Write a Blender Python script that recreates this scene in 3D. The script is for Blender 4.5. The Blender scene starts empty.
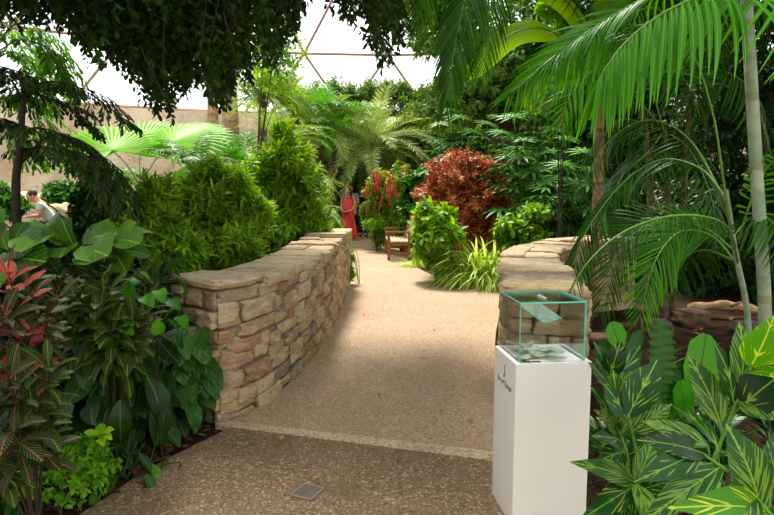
import bpy, math, random
import numpy as np
from mathutils import Vector, Matrix, Euler

R = math.radians
rs = np.random.default_rng(11)
random.seed(5)
scn = bpy.context.scene
col = scn.collection

# ---------------------------------------------------------------- camera
EYE, F = 1.62, 600.0
PITCH = math.atan((257.5 - 189.0) / F)
cam = bpy.data.cameras.new('camera')
cam.sensor_width = 36.0
cam.lens = F / 774.0 * 36.0
cam.clip_start = 0.05
cam.clip_end = 300
camo = bpy.data.objects.new('camera', cam)
camo.location = (0, 0, EYE)
camo.rotation_euler = (R(90) - PITCH, 0, 0)
col.objects.link(camo)
scn.camera = camo

def ray(px, py):
    r, u = (px - 387.0) / F, (257.5 - py) / F
    return Vector((r, math.cos(PITCH) + u * math.sin(PITCH), -math.sin(PITCH) + u * math.cos(PITCH)))
def at(px, py, Y):
    d = ray(px, py)
    return Vector((0, 0, EYE)) + d * (Y / d.y)
def gnd(px, py, z=0.0):
    d = ray(px, py)
    return Vector((0, 0, EYE)) + d * ((z - EYE) / d.z)

# ---------------------------------------------------------------- object helpers
def tag(o, label=None, cat=None, group=None, kind=None):
    if label: o['label'] = label
    if cat: o['category'] = cat
    if group: o['group'] = group
    if kind: o['kind'] = kind
    return o
def empty(name, loc=(0, 0, 0), rz=0.0, label=None, cat=None, group=None, parent=None):
    o = bpy.data.objects.new(name, None)
    o.empty_display_size = 0.1
    o.location = loc
    o.rotation_euler = (0, 0, rz)
    col.objects.link(o)
    if parent: o.parent = parent
    return tag(o, label, cat, group)
def link(name, me, parent=None, loc=(0, 0, 0), rot=(0, 0, 0), sc=1.0):
    o = bpy.data.objects.new(name, me)
    o.location = loc
    o.rotation_euler = rot
    o.scale = (sc, sc, sc) if not hasattr(sc, '__len__') else sc
    col.objects.link(o)
    if parent: o.parent = parent
    return o
def nrm(v):
    v = np.asarray(v, float)
    return v / np.maximum(np.linalg.norm(v, axis=-1, keepdims=True), 1e-9)

class MB:
    """collects pieces and links them as one mesh"""
    def __init__(s):
        s.v, s.uv, s.r, s.f, s.n = [], [], [], [], 0
    def add(s, v, faces, uv=None, rnd=0.5, mat=0):
        v = np.asarray(v, float)
        n = len(v)
        s.v.append(v)
        s.uv.append(np.zeros((n, 2)) if uv is None else np.asarray(uv, float))
        s.r.append(np.full(n, float(rnd)) if np.isscalar(rnd) else np.asarray(rnd, float))
        for fa in (faces if isinstance(faces, (list, tuple)) and len(faces) and hasattr(faces[0], 'ndim') else [np.asarray(faces)]):
            if len(fa): s.f.append((np.asarray(fa, int) + s.n, mat))
        s.n += n
    def inst(s, tmpl, M, pos, rnd, mat=0):
        """tmpl=(verts,quads,uv); M (N,3,3) with columns x,y,z; pos (N,3)"""
        tv, tq, tu = tmpl
        N, k = len(pos), len(tv)
        if N == 0: return
        v = np.einsum('nij,kj->nki', M, tv) + pos[:, None, :]
        q = (tq[None, :, :] + (np.arange(N) * k)[:, None, None]).reshape(-1, tq.shape[1])
        s.add(v.reshape(-1, 3), [q], np.tile(tu, (N, 1)), np.repeat(rnd, k), mat)
    def tube(s, pts, rad, ns=6, rnd=0.5, mat=0, cap=True, flat=None):
        pts = np.asarray([tuple(p) for p in pts], float)
        n = len(pts)
        rad = np.full(n, float(rad)) if np.isscalar(rad) else np.asarray(rad, float)
        T = nrm(np.gradient(pts, axis=0))
        ref = np.array([0, 0, 1.0]) if abs(T[0][2]) < 0.9 else np.array([1.0, 0, 0])
        A = np.zeros((n, 3))
        a = ref
        for i in range(n):
            a = a - T[i] * np.dot(a, T[i])
            a = a / max(np.linalg.norm(a), 1e-9)
            A[i] = a
        B = np.cross(T, A)
        th = np.arange(ns) * 2 * np.pi / ns
        ring = np.cos(th)[None, :, None] * A[:, None, :] + np.sin(th)[None, :, None] * B[:, None, :] * (flat or 1.0)
        v = (pts[:, None, :] + ring * rad[:, None, None]).reshape(-1, 3)
        i, j = np.meshgrid(np.arange(n - 1), np.arange(ns), indexing='ij')
        i, j = i.ravel(), j.ravel()
        q = np.stack([i * ns + j, i * ns + (j + 1) % ns, (i + 1) * ns + (j + 1) % ns, (i + 1) * ns + j], 1)
        uv = np.stack([np.tile(np.arange(ns) / ns, n), np.repeat(np.linspace(0, 1, n), ns)], 1)
        fs = [q]
        if cap:
            fs.append(np.array([list(range(ns))[::-1]]))
            fs.append(np.array([[(n - 1) * ns + k for k in range(ns)]]))
        s.add(v, fs, uv, rnd, mat)
    def box(s, c, size, rz=0.0, rnd=0.5, mat=0, M=None):
        sx, sy, sz = [x / 2 for x in size]
        v = np.array([[x, y, z] for x in (-sx, sx) for y in (-sy, sy) for z in (-sz, sz)])
        if M is None:
            ca, sa = math.cos(rz), math.sin(rz)
            M = np.array([[ca, -sa, 0], [sa, ca, 0], [0, 0, 1]])
        v = v @ np.asarray(M).T + np.array(tuple(c))
        s.add(v, [np.array([[0, 1, 3, 2], [4, 6, 7, 5], [0, 4, 5, 1], [2, 3, 7, 6], [0, 2, 6, 4], [1, 5, 7, 3]])], None, rnd, mat)
    def mesh(s, name, mats, smooth=True):
        me = bpy.data.meshes.new(name)
        v = np.concatenate(s.v)
        me.vertices.add(len(v))
        me.vertices.foreach_set('co', v.ravel().astype(np.float32))
        li = np.concatenate([f.ravel() for f, m in s.f])
        tot = np.concatenate([np.full(len(f), f.shape[1]) for f, m in s.f])
        mi = np.concatenate([np.full(len(f), m) for f, m in s.f])
        me.loops.add(len(li))
        me.loops.foreach_set('vertex_index', li.astype(np.int32))
        me.polygons.add(len(tot))
        me.polygons.foreach_set('loop_start', np.concatenate([[0], np.cumsum(tot)[:-1]]).astype(np.int32))
        me.polygons.foreach_set('material_index', mi.astype(np.int32))
        me.polygons.foreach_set('use_smooth', np.full(len(tot), smooth))
        me.update(calc_edges=True)
        ul = me.uv_layers.new(name='UVMap')
        ul.data.foreach_set('uv', np.concatenate(s.uv)[li].ravel().astype(np.float32))
        at_ = me.attributes.new('rnd', 'FLOAT', 'POINT')
        at_.data.foreach_set('value', np.concatenate(s.r).astype(np.float32))
        for m in (mats if isinstance(mats, (list, tuple)) else [mats]):
            me.materials.append(m)
        return me
    def build(s, name, mats, parent=None, loc=(0, 0, 0), smooth=True, local=False):
        """vertices are in world space when local is False and the parent is an empty at some location"""
        me = s.mesh(name, mats, smooth)
        o = link(name, me, parent)
        if parent is not None and not local:
            o.matrix_parent_inverse = Matrix.Identity(4)
            inv = (Matrix.Translation(parent.location) @ parent.rotation_euler.to_matrix().to_4x4()).inverted()
            me.transform(inv)
        return o

def frames(d, n, s=1.0, sx=None):
    """columns x (across), y (along d), z (upper side, near n); scaled"""
    d = nrm(d)
    n = np.broadcast_to(np.asarray(n, float), d.shape)
    x = np.cross(d, n)
    bad = np.linalg.norm(x, axis=1) < 1e-3
    if bad.any(): x[bad] = np.cross(d[bad], [1, 0.3, 0.2])
    x = nrm(x)
    z = np.cross(x, d)
    s = np.broadcast_to(np.asarray(s, float), (len(d),))
    sx = s if sx is None else np.broadcast_to(np.asarray(sx, float), (len(d),))
    return np.stack([x * sx[:, None], d * s[:, None], z * s[:, None]], axis=2)

def leaf(W=0.4, ns=4, fold=0.15, droop=0.4, prof='oval', wave=0.0, pet=0.0):
    """unit-length leaf along +Y; 3 verts across"""
    t = np.linspace(0, 1, ns + 1)
    if prof == 'oval': w = np.sin(np.pi * np.clip(t * 0.94 + 0.03, 0, 1)) ** 0.8
    elif prof == 'lance': w = (np.sin(np.pi * np.clip(t, 0.03, 0.985) ** 0.75)) ** 0.9
    elif prof == 'strap': w = np.minimum(1, np.minimum(t * 5 + 0.25, (1 - t) * 2.6 + 0.02))
    elif prof == 'obov': w = np.sin(np.pi * np.clip(t, 0.02, 0.98) ** 1.6) ** 0.75
    elif prof == 'heart': w = np.sin(np.pi * np.clip(t * 0.93 + 0.06, 0.0, 0.99) ** 0.55) ** 0.8
    elif prof == 'wedge': w = np.minimum(0.12 + t * 1.1, 1.0)
    elif prof == 'fiddle': w = np.interp(t, [0, .1, .3, .45, .6, .8, .93, 1], [.12, .45, .62, .6, .8, 1, .75, .2])
    elif prof == 'ruffle': w = np.interp(t, [0, .15, .5, .85, 1], [.15, .5, 1, .9, .25])
    w = np.maximum(w, 0.02) * W / 2
    ang = -droop * (t - 0.15)
    y = np.concatenate([[0], np.cumsum(np.cos(ang[1:]) / ns)])
    z = np.concatenate([[0], np.cumsum(np.sin(ang[1:]) / ns)])
    v, uv = [], []
    for i in range(ns + 1):
        wz = wave * math.sin(i * 2.4) * W
        v += [[-w[i], y[i], z[i] + fold * w[i] * 2 + wz], [0, y[i], z[i]], [w[i], y[i], z[i] + fold * w[i] * 2 - wz]]
        h = w[i] / W
        uv += [[0.5 - h, t[i]], [0.5, t[i]], [0.5 + h, t[i]]]
    q = []
    for i in range(ns):
        a = i * 3
        q += [[a, a + 1, a + 4, a + 3], [a + 1, a + 2, a + 5, a + 4]]
    return np.array(v), np.array(q), np.array(uv)

def spline(ctrl, n):
    c = np.array([tuple(p) for p in ctrl], float)
    if len(c) == 2: return c[0] + (c[1] - c[0]) * np.linspace(0, 1, n)[:, None]
    P = np.vstack([2 * c[0] - c[1], c, 2 * c[-1] - c[-2]])
    out = []
    for u in np.linspace(0, len(c) - 1 - 1e-6, n):
        i = int(u); t = u - i
        p0, p1, p2, p3 = P[i:i + 4]
        out.append(0.5 * ((2 * p1) + (-p0 + p2) * t + (2 * p0 - 5 * p1 + 4 * p2 - p3) * t * t + (-p0 + 3 * p1 - 3 * p2 + p3) * t ** 3))
    return np.array(out)

def rdir(n, zlo=-1, zhi=1):
    z = rs.uniform(zlo, zhi, n); a = rs.uniform(0, 2 * np.pi, n)
    r = np.sqrt(np.maximum(0, 1 - z * z))
    return np.stack([r * np.cos(a), r * np.sin(a), z], 1)

def sprigs(mb, P, A, k, length, L, tmpls, theta=55, drop=0.15, th_end=None, up=0.5, jit=0.25, rnd=None, mat=0):
    """for each sprig (tip-ward axis A, base P): k leaves spiralling along it"""
    P = np.asarray(P, float); A = nrm(A); N = len(P)
    ref = np.where(np.abs(A[:, 2:3]) < 0.9, [[0, 0, 1.0]], [[1.0, 0, 0]])
    U = nrm(np.cross(A, ref)); V = np.cross(A, U)
    ph = rs.uniform(0, 6.28, N)
    base = rs.uniform(0, 1, N) if rnd is None else rnd
    for j in range(k):
        f = j / max(k - 1, 1)
        th = R(theta + ((th_end if th_end is not None else theta) - theta) * f)
        a = ph + j * 2.4 + rs.uniform(-.3, .3, N)
        perp = np.cos(a)[:, None] * U + np.sin(a)[:, None] * V
        d = nrm(A * math.cos(th) + perp * math.sin(th) + rs.normal(0, jit, (N, 3)) * 0.5 - np.array([0, 0, drop]))
        nn = nrm(A * (1 - up) + np.array([0, 0, up]) + rs.normal(0, jit, (N, 3)) * 0.6)
        pos = P + A * (length * f)
        s = L * rs.uniform(0.7, 1.15, N)
        M = frames(d, nn, s)
        r = np.clip(base * 0.6 + rs.uniform(0, 0.4, N), 0, 1)
        ti = rs.integers(0, len(tmpls), N)
        for t in range(len(tmpls)):
            m = ti == t
            mb.inst(tmpls[t], M[m], pos[m], r[m], mat)

# ---------------------------------------------------------------- materials
def S(r, g, b):
    f = lambda c: (c / 255) / 12.92 if c / 255 <= 0.04045 else ((c / 255 + 0.055) / 1.055) ** 2.4
    return (f(r), f(g), f(b), 1.0)
class NT:
    def __init__(s, name):
        s.m = bpy.data.materials.new(name)
        s.m.use_nodes = True
        s.t = s.m.node_tree
        s.t.nodes.clear()
        s.out = s.n('ShaderNodeOutputMaterial')
    def n(s, kind, **kw):
        nd = s.t.nodes.new(kind)
        for k, v in kw.items():
            if k.startswith('i_'):
                key = k[2:].replace('_', ' ')
                nd.inputs[int(key) if key.isdigit() else key].default_value = v
            else: setattr(nd, k, v)
        return nd
    def l(s, a, b): s.t.links.new(a, b)
    def put(s, sock, v):
        if hasattr(v, 'is_linked') or hasattr(v, 'links'): s.l(v, sock)
        else: sock.default_value = v
    def math(s, op, a, b=None, c=None):
        nd = s.n('ShaderNodeMath', operation=op)
        s.put(nd.inputs[0], a)
        if b is not None: s.put(nd.inputs[1], b)
        if c is not None: s.put(nd.inputs[2], c)
        return nd.outputs[0]
    def mix(s, f, a, b, mode='MIX'):
        nd = s.n('ShaderNodeMix', data_type='RGBA', blend_type=mode)
        s.put(nd.inputs[0], f); s.put(nd.inputs[6], a); s.put(nd.inputs[7], b)
        return nd.outputs[2]
    def ramp(s, f, stops):
        nd = s.n('ShaderNodeValToRGB')
        while len(nd.color_ramp.elements) < len(stops): nd.color_ramp.elements.new(0.5)
        for e, (p, c) in zip(nd.color_ramp.elements, stops): e.position = p; e.color = c
        s.l(f, nd.inputs[0])
        return nd.outputs[0]
    def smooth(s, x, lo, hi):
        nd = s.n('ShaderNodeMapRange', interpolation_type='SMOOTHSTEP')
        s.put(nd.inputs[0], x); nd.inputs[1].default_value = lo; nd.inputs[2].default_value = hi
        return nd.outputs[0]
    def coord(s, kind='Object'): return s.n('ShaderNodeTexCoord').outputs[kind]
    def noise(s, scale, detail=3, vec=None, rough=0.5):
        nd = s.n('ShaderNodeTexNoise'); nd.inputs['Scale'].default_value = scale
        nd.inputs['Detail'].default_value = detail; nd.inputs['Roughness'].default_value = rough
        if vec is not None: s.l(vec, nd.inputs['Vector'])
        return nd.outputs[0]
    def pbr(s, colr, rough=0.6, spec=0.5, metal=0.0, bump=None, bs=0.3, bd=0.01):
        b = s.n('ShaderNodeBsdfPrincipled')
        s.put(b.inputs['Base Color'], colr); s.put(b.inputs['Roughness'], rough)
        b.inputs['Specular IOR Level'].default_value = spec; b.inputs['Metallic'].default_value = metal
        if bump is not None:
            bn = s.n('ShaderNodeBump'); bn.inputs['Strength'].default_value = bs; bn.inputs['Distance'].default_value = bd
            s.l(bump, bn.inputs['Height']); s.l(bn.outputs[0], b.inputs['Normal'])
        return b
    def done(s, sh): s.l(sh, s.out.inputs[0]); return s.m

def leaf_mat(name, dark, light, rough=0.42, trans=0.28, vein=None, vn=9, vw=0.18, vk=0.8, mid=0.035, midc=None, patch=None, pth=0.55, stops=None, spec=0.22):
    """leaf: tint varies leaf to leaf; optional midrib, side veins (vn of them) and patches"""
    t = NT(name)
    warm = lambda k: k if k is None or k[0] > k[1] else (k[0] * 1.12, k[1] * 1.12, k[2] * .62, 1)
    dark, light, vein, midc, patch = warm(dark), warm(light), warm(vein), warm(midc), warm(patch)
    a = t.n('ShaderNodeAttribute', attribute_name='rnd').outputs['Fac']
    c = t.ramp(a, stops) if stops else t.mix(a, dark, light)
    uv = t.n('ShaderNodeSeparateXYZ'); t.l(t.n('ShaderNodeUVMap').outputs[0], uv.inputs[0])
    h = t.math('ABSOLUTE', t.math('SUBTRACT', uv.outputs[0], 0.5))
    if vein is not None or midc is not None:
        if vein is not None:
            ph = t.math('FRACT', t.math('MULTIPLY', t.math('SUBTRACT', uv.outputs[1], t.math('MULTIPLY', h, vk)), vn))
            m = t.math('LESS_THAN', ph, vw)
            c = t.mix(m, c, vein)
        mm = t.math('LESS_THAN', h, mid)
        c = t.mix(mm, c, midc or vein)
    if patch is not None:
        nz = t.n('ShaderNodeTexNoise', noise_dimensions='3D'); nz.inputs['Scale'].default_value = 1.0
        cb = t.n('ShaderNodeCombineXYZ')
        t.put(cb.inputs[0], t.math('MULTIPLY', h, 3.0))
        t.put(cb.inputs[1], t.math('MULTIPLY', t.math('SUBTRACT', uv.outputs[1], t.math('MULTIPLY', h, 1.1)), 14.0))
        t.put(cb.inputs[2], t.math('MULTIPLY', a, 57.0))
        t.l(cb.outputs[0], nz.inputs['Vector'])
        nz.inputs['Detail'].default_value = 2
        c = t.mix(t.smooth(nz.outputs[0], pth, pth + 0.05), c, patch)
    p = t.pbr(c, rough, spec)
    if trans:
        tr = t.n('ShaderNodeBsdfTranslucent')
        hs = t.n('ShaderNodeHueSaturation'); hs.inputs['Hue'].default_value = 0.485; hs.inputs['Saturation'].default_value = 1.1; hs.inputs['Value'].default_value = 1.5
        t.put(hs.inputs['Color'], c); t.l(hs.outputs[0], tr.inputs[0])
        mx = t.n('ShaderNodeMixShader'); mx.inputs[0].default_value = trans
        t.l(p.outputs[0], mx.inputs[1]); t.l(tr.outputs[0], mx.inputs[2])
        return t.done(mx.outputs[0])
    return t.done(p.outputs[0])

def flat_mat(name, c, rough=0.6, metal=0.0, spec=0.5, var=0.0, vs=8.0, bs=0.0):
    t = NT(name)
    cc = c
    bump = None
    if var or bs:
        nz = t.noise(vs, 4, t.coord())
        if var: cc = t.mix(t.smooth(nz, 0.3, 0.7), tuple(x * (1 - var) for x in c[:3]) + (1,), tuple(min(1, x * (1 + var)) for x in c[:3]) + (1,))
        if bs: bump = nz
    p = t.pbr(cc, rough, spec, metal, bump, bs)
    return t.done(p.outputs[0])

def bark_mat(name, a, b, ring=None, rs_=14.0):
    t = NT(name)
    co = t.coord()
    nz = t.noise(9, 5, co)
    c = t.mix(t.smooth(nz, 0.35, 0.65), a, b)
    if ring is not None:
        z = t.n('ShaderNodeSeparateXYZ'); t.l(co, z.inputs[0])
        ph = t.math('FRACT', t.math('MULTIPLY', z.outputs[2], rs_))
        c = t.mix(t.math('LESS_THAN', ph, 0.13), c, ring)
    p = t.pbr(c, 0.75, 0.3, 0, nz, 0.5, 0.01)
    return t.done(p.outputs[0])

G = {}
G['ficus'] = leaf_mat('ficus_leaf', S(16, 36, 9), S(50, 88, 16), trans=0.16, rough=0.4)
G['hedge'] = leaf_mat('hedge_leaf', S(52, 86, 34), S(120, 152, 78), trans=0.3, rough=0.5)
G['bright'] = leaf_mat('bright_leaf', S(40, 96, 20), S(160, 206, 70), trans=0.36)
G['mid'] = leaf_mat('mid_leaf', S(28, 84, 18), S(74, 140, 34), trans=0.25)
G['lime'] = leaf_mat('lime_leaf', S(92, 158, 20), S(160, 205, 60), trans=0.4)
G['deep'] = leaf_mat('deep_leaf', S(14, 44, 14), S(38, 86, 26), trans=0.15, rough=0.4)
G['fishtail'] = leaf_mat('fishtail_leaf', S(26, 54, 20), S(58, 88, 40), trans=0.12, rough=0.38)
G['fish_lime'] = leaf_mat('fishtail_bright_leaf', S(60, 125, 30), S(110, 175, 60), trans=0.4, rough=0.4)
G['fan'] = leaf_mat('fan_palm_leaf', S(110, 180, 40), S(150, 205, 70), trans=0.45)
G['cycad'] = leaf_mat('cycad_leaf', S(150, 172, 128), S(208, 218, 182), trans=0.12, rough=0.4)
G['cycad2'] = leaf_mat('grey_frond_leaf', S(112, 146, 80), S(168, 192, 124), trans=0.25, rough=0.4)
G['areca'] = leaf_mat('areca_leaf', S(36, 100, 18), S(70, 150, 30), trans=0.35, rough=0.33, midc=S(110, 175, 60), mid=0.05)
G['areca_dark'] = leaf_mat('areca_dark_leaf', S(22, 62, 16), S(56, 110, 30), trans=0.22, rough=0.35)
G['rhapis'] = leaf_mat('rhapis_leaf', S(24, 76, 24), S(84, 140, 64), trans=0.15, rough=0.4, spec=0.2)
G['fiddle'] = leaf_mat('broad_leaf', S(36, 82, 22), S(86, 134, 44), trans=0.22, rough=0.36, vein=S(112, 152, 72), vn=8, vw=0.07, vk=0.9, mid=0.018, midc=S(136, 172, 84))
G['croton_red'] = leaf_mat('red_veined_croton_leaf', S(10, 30, 12), S(24, 46, 18), trans=0.06, rough=0.5, vein=S(128, 138, 84), vn=9, vw=0.12, vk=0.7, mid=0.026, midc=S(168, 92, 84))
G['croton_pink'] = leaf_mat('pink_croton_leaf', S(74, 26, 30), S(170, 76, 66), trans=0.12, rough=0.36, vein=S(214, 150, 110), vn=10, vw=0.12, mid=0.05, midc=S(210, 100, 90))
G['croton_dark'] = leaf_mat('yellow_veined_croton_leaf', S(14, 38, 16), S(34, 62, 26), trans=0.08, rough=0.46, vein=S(122, 148, 70), vn=11, vw=0.14, vk=0.8, mid=0.03)
G['croton_bush'] = leaf_mat('red_bush_leaf', None, None, trans=0.2, rough=0.38, stops=[(0, S(86, 26, 22)), (0.25, S(128, 54, 38)), (0.5, S(190, 104, 68)), (0.78, S(208, 142, 84)), (1, S(140, 156, 64))])
G['lily'] = leaf_mat('dark_broad_leaf', S(16, 46, 20), S(40, 80, 36), trans=0.1, rough=0.4, vein=S(34, 68, 30), vn=8, vw=0.12, vk=0.8, mid=0.03, midc=S(64, 108, 56), spec=0.3)
G['aglao'] = leaf_mat('silver_patched_leaf', S(26, 66, 28), S(50, 98, 44), trans=0.12, rough=0.4, patch=S(84, 118, 66), pth=0.53)
G['alpinia'] = leaf_mat('variegated_ginger_leaf', S(14, 50, 18), S(28, 74, 26), trans=0.14, rough=0.3, patch=S(124, 160, 66), pth=0.6, midc=S(104, 160, 62), mid=0.018, spec=0.3)
G['alpinia_lime'] = leaf_mat('variegated_ginger_bright_leaf', S(62, 136, 22), S(80, 152, 30), trans=0.3, rough=0.32, patch=S(200, 214, 92), pth=0.57, midc=S(180, 206, 80), mid=0.02)
G['alpinia_pale'] = leaf_mat('variegated_ginger_pale_leaf', S(30, 78, 30), S(44, 96, 36), trans=0.14, rough=0.34, patch=S(112, 146, 74), pth=0.5, midc=S(130, 176, 80), mid=0.02, spec=0.25)
G['nest'] = leaf_mat('ruffled_fern_leaf', S(34, 84, 34), S(54, 104, 46), trans=0.15, rough=0.4, vein=S(34, 78, 34), vn=26, vw=0.25, vk=0.4, mid=0.03, midc=S(70, 84, 46))
G['nest_lime'] = leaf_mat('bright_fern_leaf', S(44, 116, 24), S(70, 144, 40), trans=0.25, rough=0.4, midc=S(50, 90, 30), mid=0.02)
G['grass'] = leaf_mat('grass_blade', S(140, 176, 84), S(206, 222, 156), trans=0.35, rough=0.5)
G['banana'] = leaf_mat('banana_leaf', S(112, 160, 40), S(140, 180, 60), trans=0.45, rough=0.4, vein=S(96, 146, 36), vn=40, vw=0.3, vk=0.2, mid=0.03, midc=S(170, 200, 100))
G['variegated'] = leaf_mat('cream_edged_leaf', S(40, 100, 34), S(76, 130, 46), trans=0.2, patch=S(170, 186, 100), pth=0.64)
G['chenille'] = leaf_mat('red_catkin', S(176, 24, 40), S(226, 84, 90), trans=0.1, rough=0.9, spec=0.1)
G['dry'] = leaf_mat('dry_leaf', None, None, trans=0.05, rough=0.7, stops=[(0, S(84, 48, 28)), (0.4, S(130, 88, 56)), (0.75, S(160, 110, 66)), (1, S(120, 96, 74))], midc=S(90, 60, 40), mid=0.03)
G['stem'] = flat_mat('green_stem', S(96, 150, 50), 0.45, var=0.15, vs=20)
G['pstem'] = flat_mat('palm_rachis', S(104, 150, 46), 0.4, var=0.1, vs=12)
G['gstem'] = flat_mat('shaded_green_stem', S(48, 84, 34), 0.5, var=0.15, vs=20)
G['box'] = leaf_mat('small_bright_leaf', S(58, 118, 24), S(124, 176, 52), trans=0.3)
G['dstem'] = flat_mat('dark_stem', S(52, 44, 28), 0.7, var=0.25, vs=20)
G['twig'] = flat_mat('twig', S(92, 74, 54), 0.8, var=0.25, vs=20)
G['bark'] = bark_mat('grey_bark', S(78, 66, 52), S(120, 102, 82))
G['tan_bark'] = bark_mat('tan_bark', S(150, 118, 88), S(196, 160, 124), S(140, 110, 84), 3)
G['cane'] = bark_mat('pale_ringed_cane', S(140, 162, 132), S(178, 192, 168), S(150, 156, 124), 2.3)
G['white'] = flat_mat('white_paint', S(238, 238, 238), 0.45)
# ================================================================ SETTING
def M_soil():
    t = NT('soil'); co = t.coord()
    a = t.noise(3.5, 5, co); b = t.noise(60, 3, co)
    c = t.mix(t.smooth(a, .35, .65), S(38, 28, 20), S(66, 48, 34))
    c = t.mix(t.smooth(b, .55, .7), c, S(104, 74, 50))
    return t.done(t.pbr(c, .95, .1, 0, b, .9, .03).outputs[0])
def M_agg(name, base, base2, dark, light, stain=None):
    t = NT(name); co = t.coord()
    big = t.noise(1.3, 4, co)
    c = t.mix(t.smooth(big, .3, .7), base, base2)
    vo = t.n('ShaderNodeTexVoronoi'); vo.inputs['Scale'].default_value = 85; t.l(co, vo.inputs['Vector'])
    sp = t.n('ShaderNodeSeparateColor'); t.l(vo.outputs['Color'], sp.inputs[0])
    c = t.mix(t.math('MULTIPLY', t.smooth(sp.outputs[0], .72, .8), .8), c, dark)
    c = t.mix(t.math('MULTIPLY', t.smooth(sp.outputs[1], .84, .9), .85), c, light)
    c = t.mix(t.math('MULTIPLY', t.smooth(sp.outputs[2], .4, .9), .2), c, S(120, 84, 60))
    if stain is not None:
        n2 = t.noise(2.2, 6, co, .65)
        c = t.mix(t.math('MULTIPLY', t.smooth(n2, .52, .68), .6), c, stain)
    return t.done(t.pbr(c, .8, .3, 0, vo.outputs['Distance'], .5, .006).outputs[0])
soil = M_soil()
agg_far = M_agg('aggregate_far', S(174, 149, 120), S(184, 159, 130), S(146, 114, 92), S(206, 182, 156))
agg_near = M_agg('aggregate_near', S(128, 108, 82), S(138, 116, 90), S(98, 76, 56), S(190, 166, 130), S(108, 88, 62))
strip_m = M_agg('strip_concrete', S(204, 184, 152), S(212, 192, 162), S(150, 124, 96), S(214, 196, 168), S(160, 134, 100))

# ground: gentle lumps in the beds
n = 150
gx = np.concatenate([np.linspace(-30, -6, 25), np.linspace(-5.9, 6.5, 150), np.linspace(7, 30, 24)])
gy = np.concatenate([np.linspace(-6, 0, 10), np.linspace(.1, 12, 110), np.linspace(12.5, 36, 40)])
X, Y = np.meshgrid(gx, gy, indexing='ij')
def bump(x, y):
    return 0.5 + 0.25 * np.sin(x * 2.1 + y * 1.3) + 0.25 * np.sin(x * 5.3 - y * 4.1 + 1)
Z = -0.045 + 0.025 * bump(X, Y) + 0.012 * np.sin(X * 17 + 3 * np.sin(Y * 9)) * np.sin(Y * 19)
v = np.stack([X, Y, Z], 2).reshape(-1, 3)
ii, jj = np.meshgrid(np.arange(len(gx) - 1), np.arange(len(gy) - 1), indexing='ij')
ii, jj = ii.ravel(), jj.ravel(); m_ = len(gy)
mb = MB(); mb.add(v, [np.stack([ii * m_ + jj, (ii + 1) * m_ + jj, (ii + 1) * m_ + jj + 1, ii * m_ + jj + 1], 1)])
tag(mb.build('ground', soil), 'dark brown mulched soil of the planting beds', kind='structure')

def slab(name, left, right, mat, z=0.0, th=0.06, label=None):
    mb = MB(); L = spline(left, 40); Rr = spline(right, 40)
    L[:, 2] = z; Rr[:, 2] = z
    K = 9
    f = np.linspace(0, 1, K)[None, :, None]
    top = (L[:, None] * (1 - f) + Rr[:, None] * f)
    v = top.reshape(-1, 3)
    i, j = np.meshgrid(np.arange(39), np.arange(K - 1), indexing='ij'); i, j = i.ravel(), j.ravel()
    mb.add(v, [np.stack([i * K + j, i * K + j + 1, (i + 1) * K + j + 1, (i + 1) * K + j], 1)])
    rim = np.vstack([top[:, 0], top[-1, 1:], top[::-1, -1][1:], top[0, ::-1][1:]])
    lo = rim - [0, 0, th]
    nn = len(rim); k = np.arange(nn)
    mb.add(np.vstack([rim, lo]), [np.stack([k, (k + 1) % nn, (k + 1) % nn + nn, k + nn], 1)])
    o = mb.build(name, mat, smooth=False)
    return tag(o, label, kind='structure')

A0 = gnd(229, 421); A1 = gnd(495, 452); B0 = gnd(231, 427); B1 = gnd(494, 461)
ext = (A1 - A0).normalized()
# near slab
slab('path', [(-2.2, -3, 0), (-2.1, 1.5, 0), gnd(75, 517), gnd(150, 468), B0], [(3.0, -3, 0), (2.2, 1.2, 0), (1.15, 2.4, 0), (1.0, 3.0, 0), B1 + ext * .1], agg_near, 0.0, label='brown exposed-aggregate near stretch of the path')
slab('trim_1', [B0 + ext * -.12, A0 + ext * -.12], [B1 + ext * .12, A1 + ext * .12], strip_m, 0.004, label='pale concrete threshold strip across the path')
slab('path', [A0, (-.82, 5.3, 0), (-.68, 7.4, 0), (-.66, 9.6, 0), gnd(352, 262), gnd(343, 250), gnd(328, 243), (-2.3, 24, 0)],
     [A1 + ext * .1, (.86, 4.6, 0), (1.0, 5.4, 0), (1.22, 6.6, 0), gnd(500, 290), gnd(462, 285), gnd(437, 277), gnd(412, 263), gnd(420, 252), gnd(400, 243), (.1, 24, 0)], agg_far, 0.0, label='sunlit pinkish aggregate far stretch of the path')

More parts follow.
